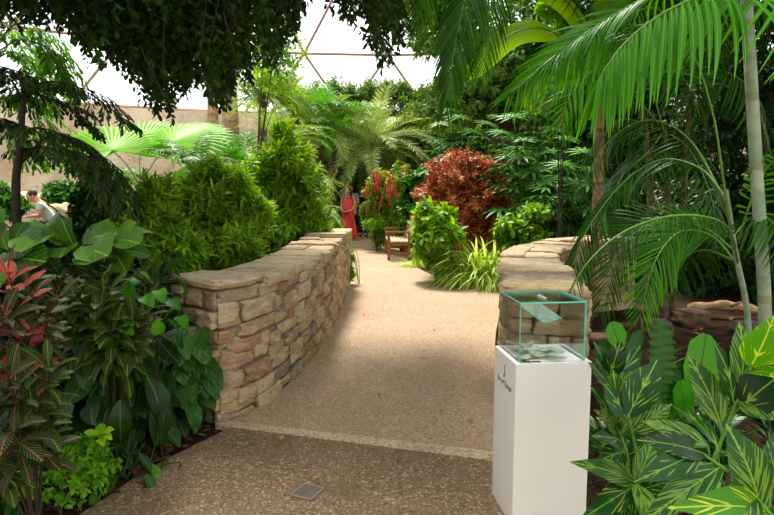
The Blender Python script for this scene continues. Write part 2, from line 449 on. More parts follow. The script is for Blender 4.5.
# ---------------------------------------------------------------- dome
CX, CY, NSEG = 0.05, 6.0, 38
rings = [(5.6, 27.0), (8.5, 26.0), (11.9, 24.2), (14.8, 21.6), (17.3, 18.2), (19.3, 14.2), (20.8, 9.6), (21.5, 4.8)]
def node(k, i):
    z, r = rings[k]
    a = 2 * math.pi * (i + (0.5 if k % 2 == 0 else 0)) / NSEG
    return (CX + r * math.sin(a), CY + r * math.cos(a), z)
steel = flat_mat('weathered_steel', S(166, 134, 112), .6, var=.12)
mb = MB(); gl = MB()
def strut(a, b, w=.07): mb.tube([a, b], w, 6, cap=False)
for k in range(len(rings)):
    for i in range(NSEG):
        strut(node(k, i), node(k, i + 1))
        if k:
            lo = [node(k - 1, i), node(k - 1, i + (1 if k % 2 == 0 else -1))]
            for q in lo: strut(node(k, i), q)
            # ring k odd: offset 0, ring below offset .5 -> neighbours i-1, i ; even: offset .5 -> i, i+1
            a, b = (node(k - 1, i - 1), node(k - 1, i)) if k % 2 else (node(k - 1, i), node(k - 1, i + 1))
            gl.add([node(k, i), a, b], [np.array([[0, 1, 2]])])
            gl.add([node(k, i), node(k, i + 1), b], [np.array([[0, 2, 1]])])
for k in range(1, len(rings)):
    for i in range(NSEG):
        z = node(k, i); mb.tube([(z[0], z[1], z[2] - .12), (z[0], z[1], z[2] + .12)], .16, 8)
for i in range(NSEG):
    gl.add([node(7, i), node(7, i + 1), (CX, CY, 21.8)], [np.array([[0, 1, 2]])])
tag(mb.build('roof_frame', steel), 'triangulated steel lattice of the conservatory dome', kind='structure')
t = NT('clear_panel')
tr = t.n('ShaderNodeBsdfTransparent'); tr.inputs[0].default_value = (.96, .97, .97, 1)
g_ = t.n('ShaderNodeBsdfGlossy'); g_.inputs['Roughness'].default_value = .15
mx = t.n('ShaderNodeMixShader'); mx.inputs[0].default_value = .05
t.l(tr.outputs[0], mx.inputs[1]); t.l(g_.outputs[0], mx.inputs[2])
tag(gl.build('roof_glazing', t.done(mx.outputs[0]), smooth=False), 'clear triangular panels of the conservatory dome', kind='structure')

# inner ring wall under the dome
t = NT('beige_rockwork'); co = t.coord(); nz = t.noise(.8, 5, co); n2 = t.noise(5, 4, co)
c = t.mix(t.smooth(nz, .35, .65), S(206, 180, 148), S(232, 212, 182)); c = t.mix(t.smooth(n2, .6, .75), c, S(176, 140, 110))
beige = t.done(t.pbr(c, .9, .2, 0, n2, .6, .1).outputs[0])
mb = MB(); K = 160
for r0, s in ((26.6, 1), (27.2, -1)):
    a = np.linspace(0, 2 * np.pi, K, endpoint=False)
    zz = np.linspace(-.1, 5.5, 8)
    rr = r0 + (0.25 * np.sin(a * 31)[:, None] * np.sin(zz * 1.3 + a[:, None] * 7) if s == 1 else 0 * zz[None, :] * a[:, None])
    v = np.stack([CX + rr * np.sin(a)[:, None], CY + rr * np.cos(a)[:, None], np.broadcast_to(zz, rr.shape)], 2).reshape(-1, 3)
    i, j = np.meshgrid(np.arange(K), np.arange(7), indexing='ij'); i, j = i.ravel(), j.ravel(); i2 = (i + 1) % K
    mb.add(v, [np.stack([i * 8 + j, i2 * 8 + j, i2 * 8 + j + 1, i * 8 + j + 1], 1)])
    if s == 1: inner = v.reshape(K, 8, 3)[:, -1]
    else:
        outer = v.reshape(K, 8, 3)[:, -1]; k = np.arange(K)
        mb.add(np.vstack([inner, outer]), [np.stack([k, (k + 1) % K, (k + 1) % K + K, k + K], 1)])
tag(mb.build('wall_back', beige), 'beige rockwork wall ringing the base of the dome', kind='structure')

# ---------------------------------------------------------------- dry-stone walls
t = NT('rubble_stone'); co = t.coord()
a = t.n('ShaderNodeAttribute', attribute_name='rnd').outputs['Fac']
c = t.ramp(a, [(0, S(118, 110, 98)), (.12, S(150, 138, 118)), (.35, S(190, 170, 134)), (.6, S(176, 148, 112)), (.8, S(206, 188, 156)), (.93, S(160, 120, 86)), (1, S(144, 134, 118))])
mp = t.n('ShaderNodeMapping'); mp.inputs['Scale'].default_value = (1, 1, 3.2); t.l(co, mp.inputs[0])
n1 = t.noise(7, 6, mp.outputs[0], .65); n2 = t.noise(30, 5, mp.outputs[0], .6)
c = t.mix(t.math('MULTIPLY', t.smooth(n1, .5, .68), .45), c, S(134, 96, 64))
c = t.mix(t.math('MULTIPLY', t.smooth(n1, .5, .36), .4), c, S(226, 208, 172))
c = t.mix(t.math('MULTIPLY', t.smooth(n2, .58, .66), .6), c, S(92, 76, 58))
c = t.mix(t.math('MULTIPLY', t.smooth(n2, .44, .34), .35), c, S(224, 206, 172))
n3 = t.noise(95, 4, mp.outputs[0], .7)
hh = t.math('ADD', t.math('ADD', t.math('MULTIPLY', n1, 1.1), t.math('MULTIPLY', n2, .8)), t.math('MULTIPLY', n3, .35))
c = t.mix(t.math('MULTIPLY', t.smooth(n3, .5, .7), .5), c, S(110, 92, 70))
stone = t.done(t.pbr(c, .9, .2, 0, hh, .1, .05).outputs[0])
mortar = flat_mat('mortar', S(128, 114, 96), .95, var=.25, vs=14, bs=.6)

def cube_grid(n=5):
    vs, fs = [], []
    idx = {}
    def vid(p):
        k = tuple(np.round(p, 5))
        if k not in idx: idx[k] = len(vs); vs.append(p)
        return idx[k]
    L = np.linspace(-1, 1, n + 1)
    for ax in range(3):
        for s in (-1, 1):
            for i in range(n):
                for j in range(n):
                    q = []
                    for a_, b_ in ((i, j), (i + 1, j), (i + 1, j + 1), (i, j + 1)):
                        p = np.zeros(3); p[ax] = s; p[(ax + 1) % 3] = L[a_]; p[(ax + 2) % 3] = L[b_]
                        q.append(vid(p))
                    fs.append(q if s > 0 else q[::-1])
    return np.array(vs), np.array(fs)
CGV, CGF = cube_grid(8)
CGL = nrm(CGV)
def stone_local(rs_=.3, jag=.10):
    """rounded irregular block in -1..1"""
    p = CGV * (1 - rs_) + CGL * np.abs(CGV).max(1)[:, None] * rs_ * 1.25
    k1, k2, k3 = rs.uniform(1.5, 6.5, 6), rs.uniform(0, 6.28, 6), rs.normal(0, 1, (6, 3))
    d = sum(np.sin((p @ k3[i]) * k1[i] * .8 + k2[i]) for i in range(6)) / 4
    return p * (1 + jag * d[:, None]) + rs.normal(0, .024, p.shape)

class Curve:
    def __init__(s, ctrl):
        s.p = spline([(a, b, 0) for a, b in ctrl], 300)[:, :2]
        s.s = np.concatenate([[0], np.cumsum(np.linalg.norm(np.diff(s.p, axis=0), axis=1))])
        s.L = s.s[-1]
        T = nrm(np.gradient(s.p, axis=0)); s.T = T; s.N = np.stack([T[:, 1], -T[:, 0]], 1)
    def w(s, ss, off, z):
        """points along the curve, offset to its right side"""
        i = lambda q, arr: np.interp(q, s.s, arr)
        x, y = i(ss, s.p[:, 0]), i(ss, s.p[:, 1]); nx, ny = i(ss, s.N[:, 0]), i(ss, s.N[:, 1])
        tx, ty = i(ss, s.T[:, 0]), i(ss, s.T[:, 1])
        ex = np.minimum(ss, 0) + np.maximum(ss - s.L, 0)
        return np.stack([x + nx * off + tx * ex, y + ny * off + ty * ex, z], 1)

def stone_wall(ctrl, H, T, label, group, htop=None):
    cv = Curve(ctrl)
    hz = (lambda s_: H) if htop is None else htop
    root = empty('stone_wall', (cv.p[0][0], cv.p[0][1], -0.03), 0, label, 'wall', group)
    root['kind'] = 'thing'
    core, st, cap = MB(), MB(), MB()
    # core
    ss = np.linspace(.08, cv.L - .08, 90); hw = T / 2 - .014
    rows = []
    for o_, z_ in ((-hw, -.05), (-hw, 1), (hw, 1), (hw, -.05)):
        zz = np.array([(hz(s_) - .07) if z_ == 1 else z_ for s_ in ss])
        rows.append(cv.w(ss, np.full(90, o_), zz))
    v = np.stack(rows, 1).reshape(-1, 3); i, j = np.meshgrid(np.arange(89), np.arange(4), indexing='ij'); i, j = i.ravel(), j.ravel()
    core.add(v, [np.stack([i * 4 + j, (i + 1) * 4 + j, (i + 1) * 4 + (j + 1) % 4, i * 4 + (j + 1) % 4], 1), np.array([[0, 1, 2, 3], [89 * 4 + 3, 89 * 4 + 2, 89 * 4 + 1, 89 * 4]])])
    core.build('mortar_core', mortar, root)
    # faces
    def place(mbx, s0, s1, z0, z1, off0, off1, rnd, rr=.15, jag=.12, end=False):
        p = stone_local(rr, jag)
        g = .011
        if end:   # stones whose face is the wall's end
            ss_ = s0 + (p[:, 0] + 1) / 2 * (s1 - s0)
            oo = (off0 + off1) / 2 + p[:, 1] * ((off1 - off0) / 2 - g)
        else:
            ss_ = (s0 + s1) / 2 + p[:, 0] * ((s1 - s0) / 2 - g)
            oo = (off0 + off1) / 2 + p[:, 1] * (off1 - off0) / 2
        zz = (z0 + z1) / 2 + p[:, 2] * ((z1 - z0) / 2 - g * .7)
        mbx.add(cv.w(ss_, oo, zz), [CGF], None, np.clip(rnd + rs.normal(0, .02), 0, 1))
    nco = 8
    for side in (-1, 1):
        z = -.04
        hs = rs.uniform(.7, 1.35, nco); hs = hs / hs.sum()
        zf = np.concatenate([[0], np.cumsum(hs)])
        for c_ in range(nco):
            s_ = -.02 + rs.uniform(0, .04)
            while s_ < cv.L - .05:
                l = rs.uniform(.09, .34) * (1.25 if hs[c_] > .13 else 1)
                e = min(s_ + l, cv.L + .03)
                if cv.L - e < .1: e = cv.L + .03
                m = (s_ + e) / 2
                wv = .016 * math.sin(m * 5 + c_ * 2 + side) + .011 * math.sin(m * 13 + c_)
                Ht = hz(m) - .07
                z0 = -.05 + zf[c_] * (Ht + .05) + (wv if c_ else 0); z1 = -.05 + zf[c_ + 1] * (Ht + .05) + wv
                pr = rs.uniform(-.004, .024)
                if z1 - z0 > .13 and l < .28 and rs.uniform() < .3:
                    zm = (z0 + z1) / 2 + rs.uniform(-.02, .02)
                    place(st, s_, e, z0, zm, side * (T / 2 - .12), side * (T / 2 + pr), rs.uniform(), )
                    place(st, s_, e, zm, z1, side * (T / 2 - .12), side * (T / 2 + pr * .5), rs.uniform())
                else:
                    place(st, s_, e, z0, z1, side * (T / 2 - .12), side * (T / 2 + pr), rs.uniform())
                s_ = e
    for e0, sg in ((0, -1), (cv.L, 1)):
        hs = rs.uniform(.7, 1.35, nco - 1); zf = np.concatenate([[0], np.cumsum(hs / hs.sum())])
        for c_ in range(nco - 1):
            o_ = -T / 2 - .01
            while o_ < T / 2 - .04:
                l = rs.uniform(.14, .34); e = min(o_ + l, T / 2 + .01)
                if T / 2 - e < .09: e = T / 2 + .01
                Ht = hz(e0) - .07; pr = rs.uniform(-.02, .06)
                a_, b_ = (e0 - pr - .02, e0 + .14) if sg < 0 else (e0 - .14, e0 + pr + .02)
                place(st, a_, b_, -.05 + zf[c_] * (Ht + .05), -.05 + zf[c_ + 1] * (Ht + .05), o_, e, rs.uniform(), end=True)
                o_ = e
    st.build('rubble_masonry', stone, root)
    s_ = -.05
    while s_ < cv.L:
        l = rs.uniform(.28, .62); e = min(s_ + l, cv.L + .06)
        if cv.L - e < .15: e = cv.L + .06
        th = rs.uniform(.07, .11); m = (s_ + e) / 2; top = hz(m) + rs.uniform(-.012, .02)
        if rs.uniform() < .45:
            k = rs.uniform(-.08, .12)
            place(cap, s_, e, top - th, top, -T / 2 - rs.uniform(.0, .04), k, rs.choice([.22, .3, .5, .75, .8]), .13, .08)
            place(cap, s_, e, top - th, top + rs.uniform(-.02, .015), k, T / 2 + rs.uniform(.0, .04), rs.choice([.22, .4, .5, .75, .8]), .22, .06)
        else:
            place(cap, s_, e, top - th, top, -T / 2 - rs.uniform(-.01, .05), T / 2 + rs.uniform(-.01, .05), rs.choice([.12, .3, .5, .75, .8]), .2, .05)
        s_ = e
    cap.build('cap_stones', stone, root)
    return cv
WL = stone_wall([(-1.36, 4.2), (-1.23, 4.36), (-1.09, 4.86), (-.98, 5.65), (-.92, 6.6), (-.9, 7.8), (-.89, 8.8), (-.88, 9.9)], .95, .52,
   'long curved rubble wall beside the path, on the side away from the donation box', 'rubble walls flanking the path', lambda s_: .96 + (.045 if s_ < .5 else 0) + (.035 if s_ > 4.3 else 0))
WR = stone_wall([(1.09, 4.0), (1.17, 4.6), (1.32, 5.4), (1.52, 6.3), (1.93, 7.3), (2.6, 8.1), (3.3, 8.5)], .95, .54,
   'rubble wall behind the donation box, bending away under the palms', 'rubble walls flanking the path')

# ---------------------------------------------------------------- light
w = bpy.data.worlds.new('world'); scn.world = w; w.use_nodes = True
bg = w.node_tree.nodes['Background']; bg.inputs[0].default_value = (.97, 1, 1, 1); bg.inputs[1].default_value = 2.15
sun = bpy.data.lights.new('sun', 'SUN'); sun.energy = 8.5; sun.angle = R(12); sun.color = (1, .94, .84)
so = bpy.data.objects.new('sun', sun); so.rotation_euler = (R(-27), R(-10), 0); so.location = (0, 0, 30); col.objects.link(so)
scn.view_settings.view_transform = 'Standard'; scn.view_settings.look = 'None'
scn.view_settings.exposure = 0.0; scn.view_settings.gamma = 1; scn.view_settings.use_curve_mapping = False
# ================================================================ DONATION BOX
PH = .81
p0 = Vector((.600, 2.72, PH)); pw, pd = .372, .335
ang = R(6.5)
u_ = Vector((math.cos(ang), math.sin(ang), 0)); v_ = Vector((-u_.y, u_.x, 0))
base = Vector((p0.x, p0.y, 0)) + u_ * pw / 2 + v_ * pd / 2
root = empty('donation_plinth', base, ang, 'tall white plinth on the path carrying a clear donation box', 'plinth')
t = NT('plinth_white'); plw = t.done(t.pbr(S(250, 250, 251), .4, .5).outputs[0])
def bevel_box(name, size, z0, mat, parent, bv=.004):
    me = MB(); me.box((0, 0, z0 + size[2] / 2), size); o = me.build(name, mat, parent, smooth=False, local=True)
    b = o.modifiers.new('bevel', 'BEVEL'); b.width = bv; b.segments = 2
    return o
bevel_box('pedestal', (pw, pd, PH), 0.0, plw, root)
# emblem and lettering on the side facing the path
def text_on(s_, size, loc, mat, parent, name='lettering'):
    cu = bpy.data.curves.new(name, 'FONT'); cu.body = s_; cu.size = size; cu.align_x = 'CENTER'; cu.extrude = .0006; cu.shear = .3
    cu.materials.append(mat)
    o = bpy.data.objects.new(name, cu); col.objects.link(o); o.parent = parent; o.location = loc
    o.rotation_euler = (R(90), 0, R(-90))
    bpy.context.view_layer.update()
    me = bpy.data.meshes.new_from_object(o.evaluated_get(bpy.context.evaluated_depsgraph_get()))
    bpy.data.objects.remove(o)
    return link(name, me, parent, loc, (R(90), 0, R(-90)))
text_on('Box of Change', .038, (-pw / 2 - .0008, .0, PH - .155), flat_mat('grey_ink', S(120, 122, 118), .6), root)
em = MB()
for (a0, a1, r0, wd, m) in ((-1.4, 1.5, .032, .008, 0), (-1.6, -.5, .026, .010, 1)):
    a = np.linspace(a0, a1, 14); ww = wd * np.sin(np.linspace(.1, np.pi - .1, 14))
    o_ = np.stack([np.zeros(14), -(r0 + ww) * np.cos(a) * .6, (r0 + ww) * np.sin(a)], 1); i_ = np.stack([np.zeros(14), -(r0 - ww) * np.cos(a) * .6, (r0 - ww) * np.sin(a)], 1)
    k = np.arange(13)
    vv = np.vstack([o_, i_, o_ + [.002, 0, 0], i_ + [.002, 0, 0]]) + [-pw / 2 - .0018, 0.01, PH - .085]
    em.add(vv, [np.stack([k, k + 1, k + 15, k + 14], 1), np.stack([k, k + 1, k + 29, k + 28], 1), np.stack([k + 14, k + 15, k + 43, k + 42], 1)], None, .5, m)
em.build('leaf_emblem', [flat_mat('emblem_gold', S(150, 136, 84), .5), flat_mat('emblem_green', S(84, 104, 60), .5)], root, local=True)

t = NT('box_glass')
tr = t.n('ShaderNodeBsdfTransparent'); tr.inputs[0].default_value = (.955, .985, .975, 1)
gg = t.n('ShaderNodeBsdfGlossy'); gg.inputs['Roughness'].default_value = .02
fz = t.n('ShaderNodeFresnel'); fz.inputs[0].default_value = 1.45
mx = t.n('ShaderNodeMixShader'); t.l(t.math('ADD', t.math('MULTIPLY', fz.outputs[0], .55), .02), mx.inputs[0])
t.l(tr.outputs[0], mx.inputs[1]); t.l(gg.outputs[0], mx.inputs[2]); glass = t.done(mx.outputs[0])
t = NT('glass_edge_teal'); p = t.pbr(S(150, 236, 220), .15, .8)
tl = t.n('ShaderNodeBsdfTranslucent'); tl.inputs[0].default_value = S(150, 240, 224); mx = t.n('ShaderNodeMixShader'); mx.inputs[0].default_value = .3
t.l(p.outputs[0], mx.inputs[1]); t.l(tl.outputs[0], mx.inputs[2]); gedge = t.done(mx.outputs[0])
gb = empty('glass_donation_box', base + Vector((0, 0, PH)) - u_ * .004, ang, 'clear glass money box with teal edges on the white plinth', 'donation box')
GH = .287
gw, gd, th = pw - .05, pd - .03, .0065
t = NT('sky_sheen_glass'); d_ = t.n('ShaderNodeBsdfDiffuse'); d_.inputs[0].default_value = S(206, 226, 218)  # pale diffuse share paints in the sky reflected by the baffle
t2 = t.n('ShaderNodeBsdfTransparent'); t2.inputs[0].default_value = (.95, .985, .97, 1); mx = t.n('ShaderNodeMixShader'); mx.inputs[0].default_value = .3
t.l(t2.outputs[0], mx.inputs[1]); t.l(d_.outputs[0], mx.inputs[2]); sheen_glass = t.done(mx.outputs[0])
def pane(name, c, size, parent, M=None, clear=None, edge=None):
    """sheet of glass; its thin faces show the teal edge"""
    thin = int(np.argmin(size)); mb = MB()
    sx, sy, sz = [x / 2 for x in size]
    v = np.array([[x, y, z] for x in (-sx, sx) for y in (-sy, sy) for z in (-sz, sz)])
    if M is not None: v = v @ np.asarray(M.to_3x3()).T
    v = v + np.array(tuple(c))
    fs = [([[0, 1, 3, 2], [4, 6, 7, 5]], 0), ([[0, 4, 5, 1], [2, 3, 7, 6]], 1), ([[0, 2, 6, 4], [1, 5, 7, 3]], 2)]
    for q, ax in fs: mb.add(v, [np.array(q)], None, .5, 0 if ax == thin else 1)
    return mb.build(name, [clear or glass, edge or gedge], parent, smooth=False, local=True)
pane('glass_panel', (0, -gd / 2 + th / 2, GH / 2 - th / 2), (gw, th, GH - th), gb)
pane('glass_panel', (0, gd / 2 - th / 2, GH / 2 - th / 2), (gw, th, GH - th), gb, edge=glass)
for s in (-1, 1):
    o = pane('glass_panel', (s * (gw / 2 - th / 2), 0, GH / 2 - th / 2), (th, gd - 2 * th - .001, GH - th), gb)
    for pl in o.data.polygons:
        if abs(pl.normal.y) > .9 and pl.center.y > 0: pl.material_index = 0
# lid in four pieces around its slot
sl, sw = .008, .1
lid = empty('lid', (0, 0, GH - th / 2), 0, parent=gb)
lm = MB()
for c_, sz_ in (((0, -(gd / 2 + sw / 2) / 2 , 0), (gw, gd / 2 - sw / 2, th)), ((0, (gd / 2 + sw / 2) / 2, 0), (gw, gd / 2 - sw / 2, th)),
              ((-(gw / 2 + sl / 2) / 2, 0, 0), (gw / 2 - sl / 2, sw, th)), (((gw / 2 + sl / 2) / 2, 0, 0), (gw / 2 - sl / 2, sw, th))):
    sx, sy, sz = [x / 2 for x in sz_]
    v = np.array([[x, y, z] for x in (-sx, sx) for y in (-sy, sy) for z in (-sz, sz)]) + np.array(c_)
    lm.add(v, [np.array([[0, 2, 6, 4], [1, 5, 7, 3]])], None, .5, 0)
for (x, y, sx, sy) in ((0, -gd / 2 + .001, gw, .002), (0, gd / 2 - .001, gw, .002), (-gw / 2 + .001, 0, .002, gd - .004), (gw / 2 - .001, 0, .002, gd - .004)):
    lm.box((x, y, 0), (sx, sy, th + .0005), mat=1)
for (x, y, sx, sy) in ((-sl / 2, 0, .0025, sw), (sl / 2, 0, .0025, sw)): lm.box((x, y, 0), (sx, sy, th + .001), mat=2)
o = lm.build('slotted_lid', [glass, gedge, G['white']], gb, smooth=False, local=True); o.location = (0, 0, GH - th / 2)
bpy.data.objects.remove(lid)
Mt = Euler((R(24), 0, R(36))).to_matrix()
pane('glass_baffle', (.0, .02, GH - .082), (.155, .16, .006), gb, Mt, sheen_glass)
# notes and coins
t = NT('banknote'); co = t.coord('UV'); nz = t.noise(14, 5, co); c = t.mix(t.smooth(nz, .42, .58), S(150, 158, 136), S(216, 218, 198))
note_m = t.done(t.pbr(c, .8, .2).outputs[0])
coin_m = flat_mat('copper_coin', S(110, 80, 60), .4, .7)
spots = [(-.105, -.08, 20, 0, 'folded grey-green banknote lying flat in the near corner of the glass box'),
         (-.045, -.03, -35, .004, 'crumpled banknote on top of the others in the glass box'),
         (-.09, .02, 60, .002, 'half-folded banknote at the back of the heap in the glass box'),
         (-.02, -.085, -15, .001, 'banknote nearest the front pane of the glass box, lying flat'),
         (.025, -.05, -38, .006, 'longest unfolded banknote sticking out of the heap in the glass box'),
         (-.1, .07, -10, .001, 'banknote curled against the side pane of the glass box')]
for k, (x, y, a, dz, lab) in enumerate(spots):
    mb = MB(); K = 12
    uu, vv = np.meshgrid(np.linspace(-1, 1, K), np.linspace(-1, 1, 7), indexing='ij')
    L_ = .068 if k not in (4,) else .074
    z_ = .010 + dz + .006 * np.sin(uu * 3 + k * 2) + .004 * np.sin(vv * 3 + uu * 4 + k) + (.016 * uu ** 2 if k in (1, 5) else .004 * uu ** 2)
    v = np.stack([uu * L_, vv * .03, z_], 2).reshape(-1, 3)
    i, j = np.meshgrid(np.arange(K - 1), np.arange(6), indexing='ij'); i, j = i.ravel(), j.ravel()
    mb.add(v, [np.stack([i * 7 + j, (i + 1) * 7 + j, (i + 1) * 7 + j + 1, i * 7 + j + 1], 1)], np.stack([uu.ravel() * .5 + .5 + k, vv.ravel() * .5 + .5], 1))
    o = mb.build('banknote', note_m); p = base + u_ * x * .9 + v_ * y
    o.location = (p.x, p.y, PH + k * .0035); o.rotation_euler = (0, 0, ang + R(a))
    tag(o, lab, 'banknote', 'money in the glass box')
cm = MB(); cm.tube([(0, 0, 0), (0, 0, .002)], .0115, 16); cme = cm.mesh('coin', coin_m, False)
for k, (x, y) in enumerate([(-.135, -.145), (-.115, -.15), (-.128, -.125), (-.09, -.148), (-.07, -.15)]):
    p = base + u_ * x + v_ * (y + .005)
    o = link('coin', cme, None, (p.x, p.y, PH + .001 + (.003 if k == 2 else 0)), (.1 if k == 2 else 0, 0, k))
    tag(o, 'small dark coin by the front pane of the glass money box', 'coin', 'coins in the glass box')

# ================================================================ DRAIN COVER
c4 = [gnd(292, 496.5), gnd(311, 501), gnd(324, 489), gnd(303, 484.5)]
cc = sum(c4, Vector()) / 4
e1 = (c4[1] - c4[0]).normalized()
s1 = ((c4[1] - c4[0]).length + (c4[2] - c4[3]).length) / 2; s2 = ((c4[3] - c4[0]).length + (c4[2] - c4[1]).length) / 2
rt = empty('drain_cover', (cc.x, cc.y, 0.001), math.atan2(e1.y, e1.x), 'small square grey metal cover plate set in the near path', 'drain cover')
metal = flat_mat('worn_metal', S(104, 92, 80), .6, .3, var=.25, vs=60)
mb = MB(); mb.box((0, 0, .003), (s1 * .9, s2 * .9, .006)); mb.build('plate', metal, rt, smooth=False, local=True)
mb = MB()
for x, y, sx, sy in ((0, s2 / 2, s1, s2 * .07), (0, -s2 / 2, s1, s2 * .07), (s1 / 2, 0, s1 * .07, s2 * .93), (-s1 / 2, 0, s1 * .07, s2 * .93)): mb.box((x, y, .004), (sx, sy, .009))
mb.build('rim', flat_mat('rim_metal', S(150, 134, 116), .6, .3), rt, smooth=False, local=True)

# ================================================================ BENCH
teak = NT('teak'); co = teak.coord(); mp = teak.n('ShaderNodeMapping'); mp.inputs['Scale'].default_value = (2, 2, 2); teak.l(co, mp.inputs[0])
nz = teak.noise(12, 4, mp.outputs[0]); teak = teak.done(teak.pbr(teak.mix(nz, S(120, 72, 46), S(176, 120, 80)), .6, .3).outputs[0])
seatw = flat_mat('weathered_slat', S(206, 176, 140), .7, var=.15)
fA, fB = gnd(387.5, 260.5), gnd(384.5, 252)
fa = math.atan2(fB.y - fA.y, fB.x - fA.x)      # along the bench length
BL_ = 1.55
bn = empty('garden_bench', fA, fa - R(90), 'slatted wooden garden bench at the edge of the far path', 'bench')
# local: +Y along the length, +X towards the back of the seat
for y in (0.03, BL_ - .03):
    for x, h in ((0.03, .62), (.5, .62)):
        mb = MB(); mb.box((x, y, h / 2), (.06, .06, h)); mb.build('leg', teak, bn, smooth=False, local=True)
    mb = MB(); mb.box((.27, y, .645), (.62, .075, .035)); mb.build('armrest', teak, bn, smooth=False, local=True)
    mb = MB(); mb.box((.27, y, .16), (.44, .035, .05)); mb.box((.27, y, .37), (.44, .035, .07)); mb.build('side_rail', teak, bn, smooth=False, local=True)
mb = MB()
for k in range(6): mb.box((.05 + k * .085, BL_ / 2, .425), (.068, BL_ - .02, .022))
mb.build('seat', seatw, bn, smooth=False, local=True)
mb = MB()
for z in (.5, .95): mb.box((.5 + (z - .42) * .22, BL_ / 2, z), (.035, BL_ - .02, .07))
for k in range(13): 
    y = .08 + k * (BL_ - .16) / 12; M = np.array(Euler((0, R(12.5), 0)).to_matrix()); mb.box((.57, y, .725), (.016, .055, .4), M=M)
for y in (.03, BL_ - .03): M = np.array(Euler((0, R(12.5), 0)).to_matrix()); mb.box((.565, y, .72), (.05, .05, .56), M=M)
mb.build('backrest', seatw, bn, smooth=False, local=True)

# ================================================================ PEOPLE
def skinned(name, verts, edges, radii, mat, parent=None, sub=2):
    me = bpy.data.meshes.new(name); me.from_pydata(verts, edges, [])
    o = link(name, me, parent)
    sk = o.modifiers.new('skin', 'SKIN'); sk.use_smooth_shade = True
    for i, r in enumerate(radii):
        d = me.skin_vertices[0].data[i]; d.radius = r if hasattr(r, '__len__') else (r, r); d.use_root = (i == 0)
    ss = o.modifiers.new('sub', 'SUBSURF'); ss.levels = sub; ss.render_levels = sub
    me.materials.append(mat)
    return o
skin_m = flat_mat('skin', S(226, 164, 130), .55)
hair_m = flat_mat('dark_brown_hair', S(58, 36, 26), .5)
hair2 = flat_mat('short_dark_hair', S(70, 56, 48), .6, var=.3, vs=60)
def ellip(mb, c, r, rnd=.5, mat=0, n=14, M=None, f=None):
    th = np.linspace(0, np.pi, n); ph = np.linspace(0, 2 * np.pi, 2 * n, endpoint=False)
    T_, P_ = np.meshgrid(th, ph, indexing='ij')
    v = np.stack([np.sin(T_) * np.cos(P_), np.sin(T_) * np.sin(P_), np.cos(T_)], 2).reshape(-1, 3)
    if f is not None: v = f(v)
    v = v * np.array(r)
    if M is not None: v = v @ np.asarray(M).T
    v = v + np.array(tuple(c)); m = 2 * n
    i, j = np.meshgrid(np.arange(n - 1), np.arange(m), indexing='ij'); i, j = i.ravel(), j.ravel()
    mb.add(v, [np.stack([i * m + j, (i + 1) * m + j, (i + 1) * m + (j + 1) % m, i * m + (j + 1) % m], 1)], None, rnd, mat)
def hand_bones(V, E, Rr, w, p, d, s=1.0):
    """palm and five fingers hanging from wrist index w at p, towards d"""
    d = Vector(d).normalized(); sd = d.cross(Vector((0, 1, 0))).normalized()
    V.append(tuple(Vector(p) + d * .05)); E.append((w, len(V) - 1)); Rr.append((.030 * s, .016 * s)); pm = len(V) - 1
    for k, l in enumerate((.055, .068, .072, .064)):
        o_ = sd * ((k - 1.5) * .019)
        V.append(tuple(Vector(p) + d * .085 + o_)); E.append((pm, len(V) - 1)); Rr.append(.009)
        V.append(tuple(Vector(p) + d * (.085 + l) + o_ + Vector((0, -.012, 0)))); E.append((len(V) - 2, len(V) - 1)); Rr.append(.006)
    V.append(tuple(Vector(p) + d * .06 + sd * -.045)); E.append((w, len(V) - 1)); Rr.append(.009)
def lathe_loft(mb, secs, n=28, rnd=.5, f=None):
    """secs: (cx,cy,z,rx,ry)"""
    th = np.linspace(0, 2 * np.pi, n, endpoint=False); rows = []
    for k, (cx, cy, z, rx, ry) in enumerate(secs):
        r = 1 + (f(th, k) if f else 0)
        rows.append(np.stack([cx + rx * np.cos(th) * r, cy + ry * np.sin(th) * r, np.full(n, z)], 1))
    v = np.vstack(rows); K = len(secs)
    i, j = np.meshgrid(np.arange(K - 1), np.arange(n), indexing='ij'); i, j = i.ravel(), j.ravel()
    mb.add(v, [np.stack([i * n + j, i * n + (j + 1) % n, (i + 1) * n + (j + 1) % n, (i + 1) * n + j], 1)], None, rnd)
def face(mb_parent, c, fwd, s=1.0):
    pass
# --- woman in coral, facing the camera, head turned to her side
W0 = gnd(348.5, 240.5)
pw_ = empty('person', (W0.x, W0.y, 0), R(-12), 'pregnant woman in a long coral red dress on the far path', 'person')
V = [(0, .02, .92), (0, .03, 1.12), (0, .03, 1.3), (0, .02, 1.42), (0, 0, 1.52), (0, 0, 1.58)]; E = [(0, 1), (1, 2), (2, 3), (3, 4), (4, 5)]
RR = [(.15, .12), (.13, .11), (.14, .10), (.055, .05), (.075, .085), (.06, .075)]
def limb(pts, rad, root_i):
    pr = root_i
    for p, r in zip(pts, rad):
        V.append(p); RR.append(r); E.append((pr, len(V) - 1)); pr = len(V) - 1
    return pr
for s in (-1, 1):
    e = limb([(s * .09, 0, .86), (s * .09, 0, .48), (s * .09, .01, .09), (s * .09, -.1, .04)], [.09, .055, .038, .03], 0)
e = limb([(-.17, .02, 1.36), (-.235, .0, 1.08), (-.12, -.22, .93)], [.05, .036, .026], 2); hand_bones(V, E, RR, e, V[e], (1, -.2, -.25))
e = limb([(.17, .02, 1.36), (.235, -.02, 1.1), (.13, -.24, .95)], [.05, .036, .026], 2); hand_bones(V, E, RR, e, V[e], (-1, -.2, -.2))
b = skinned('body', V, E, RR, skin_m, pw_)
hm = MB()
ellip(hm, (.0, -.035, 1.545), (.078, .078, .112))                     # face volume
